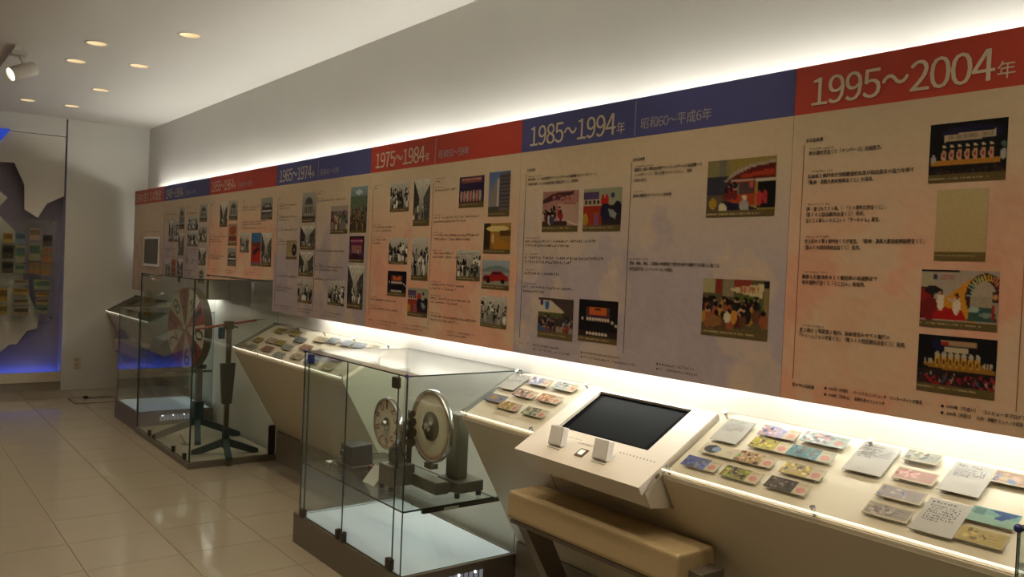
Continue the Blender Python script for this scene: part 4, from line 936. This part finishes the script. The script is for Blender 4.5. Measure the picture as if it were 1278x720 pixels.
for k in range(50):
    a = 2 * math.pi * k / 50; tt = Vector((math.sin(a), 0, math.cos(a))); sd = Vector((tt.z, 0, -tt.x)); c = Vector((cx, cy - .0008, cz))
    put_text(mb, str(k * 2).zfill(2), c + tt * Rr * .835 - sd * .0075, sd, tt, .015, .019, res=1, bold=.05)
mb.build('numerals', MATS['dial red'], lg, fix=False)
MB().lathe((cx, cy, cz), YN, [(.068, 0), (.068, .003), (.064, .006), (.0001, .006)], 40).build('inner_plate', mat('grey bronze plate', (.22, .19, .15), .35, metal=.6), lg, smooth=True)
MB().lathe((cx, cy, cz), YN, [(.024, .006), (.024, .02), (.016, .026), (.014, .04), (.0001, .042)], 24).build('hub', steelm, lg, smooth=True)
MB().sphere((cx + .0, cy - .016, cz - .052), .0085).build('knob', blackm, lg, smooth=True)
for k in range(50):
    if k == 0: pegm = MB().cyl((0, 0, 0), (0, -.006, 0), .003, n=8).build('peg', crm, lg).data; bpy.data.objects.remove(bpy.data.objects['peg'])
    a = 2 * math.pi * k / 50; o = bpy.data.objects.new('peg', pegm); COL.objects.link(o); o.parent = lg
    o.location = Vector((cx + math.sin(a) * Rr * .968, cy - .008, cz + math.cos(a) * Rr * .968)) - WO[dm.name]
for ch in [c for c in lg.children if c.name.startswith('peg')]:
    pass
MB().cyl((cx, cy + .008, cz), (cx + .03, 2.18, cz), .022).build('axle', darkm, dm, smooth=True)
MB().box(cx - .03, cx + .03, cy - .012, cy + .03, cz - Rr - .028, cz - Rr - .002).build('pointer_block', steelm, dm, bevel=.003)
for zz, rr in ((.66, .022), (.705, .026), (.755, .022), (.795, .016)): MB().cyl((-3.392, 2.06, zz), (-3.372, 2.06, zz), rr, n=20).build('gear_wheel', darkm, dm, smooth=True)
MB().box(-3.40, -3.385, 2.05, 2.07, .52, .81).build('gear_plate', darkm, dm)
MB().cyl((-3.35, 1.975, .555), (-3.335, 1.955, .64), .005).sphere((-3.335, 1.955, .645), .012).build('lever', blackm, dm, smooth=True)
MB().tube([(-3.36, 2.03, .57), (-3.352, 2.00, .62), (-3.362, 1.99, .68), (-3.38, 2.0, .73)], .003).build('cable', blackm, dm, smooth=True)

# smaller things on the shelf
sg = thing('shelf_sign', 'tilted white acrylic sign card leaning beside the drawing machine', 'sign', (-3.53, 1.95, .44))
MB().prism([(1.93, .4405), (1.935, .4405), (2.0, .515), (1.995, .517)], -3.60, -3.49).build('plate', mat('white acrylic sign', (.55, .52, .46), .35), sg)
MB().prism([(2.03, .4405), (2.035, .4405), (2.0, .515), (1.996, .513)], -3.59, -3.50).build('prop', acry_block, sg)
bxm = thing('motor_box', 'small dark box with a round knob and cable on the glass shelf', 'box', (-3.84, 2.04, .44))
MB().box(-3.93, -3.76, 1.96, 2.10, .4405, .465).build('base_plate', darkm, bxm)
MB().prism([(1.97, .465), (1.96, .565), (2.08, .575), (2.09, .465)], -3.91, -3.79).build('body', mat('dark machine box', (.02, .018, .016), .5), bxm, bevel=.006)
MB().cyl((-3.85, 1.965, .53), (-3.85, 1.935, .53), .014).build('knob', blackm, bxm, smooth=True)
MB().tube([(-3.92 - .05 * math.sin(k * .5), 1.95 - .03 * math.cos(k * .5), .446 + .002 * k) for k in range(12)], .004).build('cable', blackm, bxm, smooth=True)
rb = thing('red_base_block', 'dark red block lying behind the white sign card on the shelf', 'block', (-3.66, 2.05, .44))
MB().box(-3.74, -3.60, 2.03, 2.12, .4405, .48).build('block', mat('dark red felt', (.10, .02, .02), .8), rb, bevel=.005)
MB().box(-3.72, -3.62, 2.045, 2.105, .48, .486).build('cap', darkm, rb, bevel=.002)
lc = thing('name_card', 'small white name card lying by the cable of the dark box', 'card', (-4.02, 1.96, .44))
MB().box(-4.06, -3.99, 1.95, 1.98, .4405, .443).build('card', paperm, lc)

# ------------------------------------------------------------------ number wheel on its stand
PXY = Vector((-6.77, 2.13, 0)); ws = thing('number_wheel', 'red and cream numbered wheel on a teal iron tripod stand', 'wheel', (PXY.x, PXY.y, .045))
WN = Vector((math.sin(math.radians(9)), -math.cos(math.radians(9)), 0)); WS = Vector((math.cos(math.radians(9)), math.sin(math.radians(9)), 0))
WC = Vector((-6.79, 2.03, .925)); WR = .322
for k in range(10):
    mb = MB(); a0 = 2 * math.pi * (k - .5 + .75) / 10; n = 6; off = WN * .012
    pts = [WC + off] + [WC + off + (WS * math.sin(a0 + 2 * math.pi / 10 * i / n) + Z_ * math.cos(a0 + 2 * math.pi / 10 * i / n)) * WR * .985 for i in range(n + 1)]
    back = [p - WN * .01 for p in pts]; m_ = len(pts)
    mb.add(pts + back, [tuple(range(m_)), tuple(range(2 * m_ - 1, m_ - 1, -1))] + [(i, m_ + i, m_ + (i + 1) % m_, (i + 1) % m_) for i in range(m_)])
    sec = mb.build('sector', mat('wheel red', (.27, .03, .025), .4) if k % 2 else mat('wheel cream', (.52, .45, .31), .4), ws)
    num = ['4', '1', '0', '6', '9', '5', '2', '7', '8', '3'][k]; a = 2 * math.pi * (k + .75) / 10
    tt = WS * math.sin(a) + Z_ * math.cos(a); sd = WS * math.cos(a) - Z_ * math.sin(a)
    mb = MB(); put_text(mb, num, WC + WN * .0135 + tt * WR * .50 - sd * .043, sd, tt, .086 if num != '1' else .04, .20); mb.build('numeral', inkm, sec, fix=False)
rimw = MB().lathe(WC, WN, [(WR * .985, .012), (WR, .008), (WR, -.05), (WR * .97, -.05), (WR * .97, .002)], 56, closed=True).build('rim', mat('bronze wheel rim', (.11, .09, .055), .45, metal=.4), ws, smooth=True)
MB().lathe(WC, WN, [(.035, .012), (.035, .03), (.02, .04), (.018, .07), (.0001, .075)], 20).build('hub', steelm, ws, smooth=True)
MB().cyl(WC + WN * .02 + Z_ * .03, WC + WN * .02 + Z_ * WR * .93, .007, n=10).build('spoke', steelm, ws, smooth=True)
MB().cyl(WC, Vector((PXY.x, PXY.y, .925)), .016).build('axle', darkm, ws, smooth=True)
MB().box(PXY.x - .03, PXY.x + .03, PXY.y - .02, PXY.y + .02, .20, .97).build('post', metalm, ws, bevel=.004)
MB().box(PXY.x - .04, PXY.x + .04, PXY.y - .035, PXY.y + .035, .15, .34).build('post_socket', tealm, ws, bevel=.004)
MB().cyl((PXY.x, PXY.y - .03, .62), (PXY.x + .06, PXY.y + .03, .62), .018).build('clamp', darkm, ws, smooth=True)
def leg(t, c, d, L, z1, m, wd=.022):
    d = Vector((d[0], d[1], 0)).normalized(); s = Vector((-d.y, d.x, 0)); c = Vector(c)
    prof = [(0, z1 + .05), (L, .075), (L, .0455), (L - .05, .0455), (0, z1 - .01)]
    vs = [Vector((c.x, c.y, 0)) + d * a + Z_ * z + s * wd for a, z in prof] + [Vector((c.x, c.y, 0)) + d * a + Z_ * z - s * wd for a, z in prof]
    n = 5; MB().add(vs, [tuple(range(n)), tuple(range(2 * n - 1, n - 1, -1))] + [(i, n + i, n + (i + 1) % n, (i + 1) % n) for i in range(n)]).build('leg', m, t)
for d in ((.06, .34), (-.12, -.29), (.31, -.09)): leg(ws, PXY, d, .30 if d[0] > .2 else .33, .17, tealm)

# pointer stand with the red arrow
SP = Vector((-6.11, 2.13, 0)); ps = thing('arrow_stand', 'tall iron stand with a red arrow rod and dark teal feet beside the wheel', 'stand', (SP.x, SP.y, .045))
MB().box(SP.x - .016, SP.x + .016, SP.y - .016, SP.y + .016, .13, .98).build('post', mat('worn brass brown post', (.16, .12, .07), .4, metal=.5), ps, bevel=.003)
MB().prism([(SP.y - .055, .72), (SP.y + .05, .72), (SP.y + .03, .42), (SP.y - .035, .42)], SP.x - .02, SP.x + .02).build('sleeve', mat('dark slate iron', (.06, .06, .055), .5), ps)
MB().box(SP.x - .022, SP.x + .022, SP.y - .022, SP.y + .022, .09, .24).build('post_socket', tealm, ps, bevel=.003)
for d in ((-.25, -.55), (.15, .9), (.95, -.2)): leg(ps, SP, d, .235, .12, tealm, .018)
MB().cyl((SP.x, 1.885, .972), (SP.x, 2.33, 1.036), .0085, n=10).build('arrow_shaft', mat('red lacquer', (.30, .05, .03), .35), ps, smooth=True)
MB().cyl((SP.x, 2.30, 1.032), (SP.x, 2.415, 1.048), .008, .001, n=10).build('arrow_tip', steelm, ps, smooth=True)
MB().box(SP.x - .025, SP.x + .025, SP.y - .035, SP.y + .03, .97, 1.03).build('bracket', mat('old brass', (.11, .085, .05), .5, metal=.5), ps, bevel=.006)
MB().cyl((SP.x, SP.y - .0, 1.0), (SP.x + .04, SP.y + .05, .985), .008).build('wing_screw', MATS['old brass'], ps, smooth=True)
MB().box(SP.x - .02, SP.x + .02, SP.y - .075, SP.y - .036, .90, .985).build('trigger_block', tealm, ps, bevel=.004)
fl = thing('floor_clip', 'small bent steel clip lying on the plinth near the wheel stand', 'clip', (-6.55, 1.98, .045))
MB().box(-6.6, -6.52, 1.95, 2.0, .0455, .052).build('plate', darkm, fl)
MB().cyl((-6.56, 1.975, .052), (-6.57, 1.94, .12), .005).build('arm', steelm, fl, smooth=True)

# old machine inside the low case
om = thing('old_machine', 'dark grey boxy machine with wire loops in the low glass case', 'machine', (-7.84, 2.15, .50))
MB().prism([(2.02, .56), (2.10, .74), (2.26, .80), (2.28, .62), (2.16, .5005), (2.06, .5005)], -8.0, -7.68).build('body', mat('charcoal machine', (.05, .05, .055), .5), om, bevel=.01)
for k in range(3):
    c = Vector((-7.95 + .12 * k, 1.98, .545)); MB().tube([c + Vector((.045 * math.cos(a), .0, .045 * math.sin(a))) for a in np.linspace(0, 2 * math.pi, 18)], .003).build('wire_loop', steelm, om, smooth=True)
MB().box(-7.99, -7.69, 1.97, 2.06, .5005, .506).build('foot_plate', darkm, om)

# ------------------------------------------------------------------ ceiling downlights and track spot
canm = mat('downlight reflector', (.80, .73, .58), .45); bulbm = mat('downlight lamp', (1, 1, 1), .4, emit=(1, .84, .60), estr=7)
trimm = mat('downlight trim', (.62, .58, .50), .5)
for k, (x, y) in enumerate(DOWN):
    t = thing('downlight', 'recessed round downlight with a warm lamp in the ceiling', 'downlight', (x, y, CZ), 'recessed ceiling downlights')
    MB().lathe((x, y, CZ), (0, 0, -1), [(DR * .94, -.004), (DR * .94, .003), (DR * 1.08, .004), (DR * 1.16, .001), (DR * 1.16, 0)], 28).build('trim', trimm, t, smooth=True)
    MB().lathe((x, y, CZ), (0, 0, 1), [(DR * .95, 0), (DR * .93, .03), (DR * .75, .08), (DR * .3, .10), (.0001, .10)], 28).build('reflector', canm, t, smooth=True)
    MB().sphere((x, y, CZ + .055), .02, 14, 8, sc=(1, 1, 1.2)).build('lamp', bulbm, t, smooth=True)
    L = bpy.data.lights.new('downlight_beam', 'SPOT'); L.energy = DOWN_W * (2.6 if y < 0 else .45 if x < -7.5 else .8 if x < -5 else 1.1); L.color = WARM; L.spot_size = math.radians(112); L.spot_blend = 1.0; L.shadow_soft_size = .03
    lo = bpy.data.objects.new('downlight_beam', L); COL.objects.link(lo); lo.parent = t; lo.location = (0, 0, .012)
TP = Vector((-6.80, .895, CZ))
ts = thing('track_spotlight', 'cream cylindrical spotlight hanging from a ceiling track', 'spotlight', TP)
MB().box(TP.x - .9, TP.x + .15, TP.y - .11, TP.y - .075, CZ - .022, CZ).build('track', whitem, ts)
MB().box(TP.x - .05, TP.x + .05, TP.y - .12, TP.y - .02, CZ - .05, CZ - .022).build('adapter', trimm, ts, bevel=.004)
MB().cyl((TP.x, TP.y - .06, CZ - .05), (TP.x - .0, TP.y - .03, CZ - .12), .012).build('stem', trimm, ts, smooth=True)
hd = Vector((.28, -.80, -.42)).normalized(); hc = Vector((TP.x, TP.y - .045, CZ - .15))
MB().lathe(hc - hd * .09, hd, [(.0001, 0), (.046, .0), (.05, .006), (.05, .18), (.046, .18), (.044, .15), (.0001, .15)], 28).build('head', trimm, ts, smooth=True)
MB().lathe(hc - hd * .09, hd, [(.0001, .168), (.043, .168), (.043, .16), (.0001, .16)], 24).build('lamp', mat('spot lamp', (1, 1, 1), .4, emit=(1, .93, .8), estr=3), ts, smooth=True)
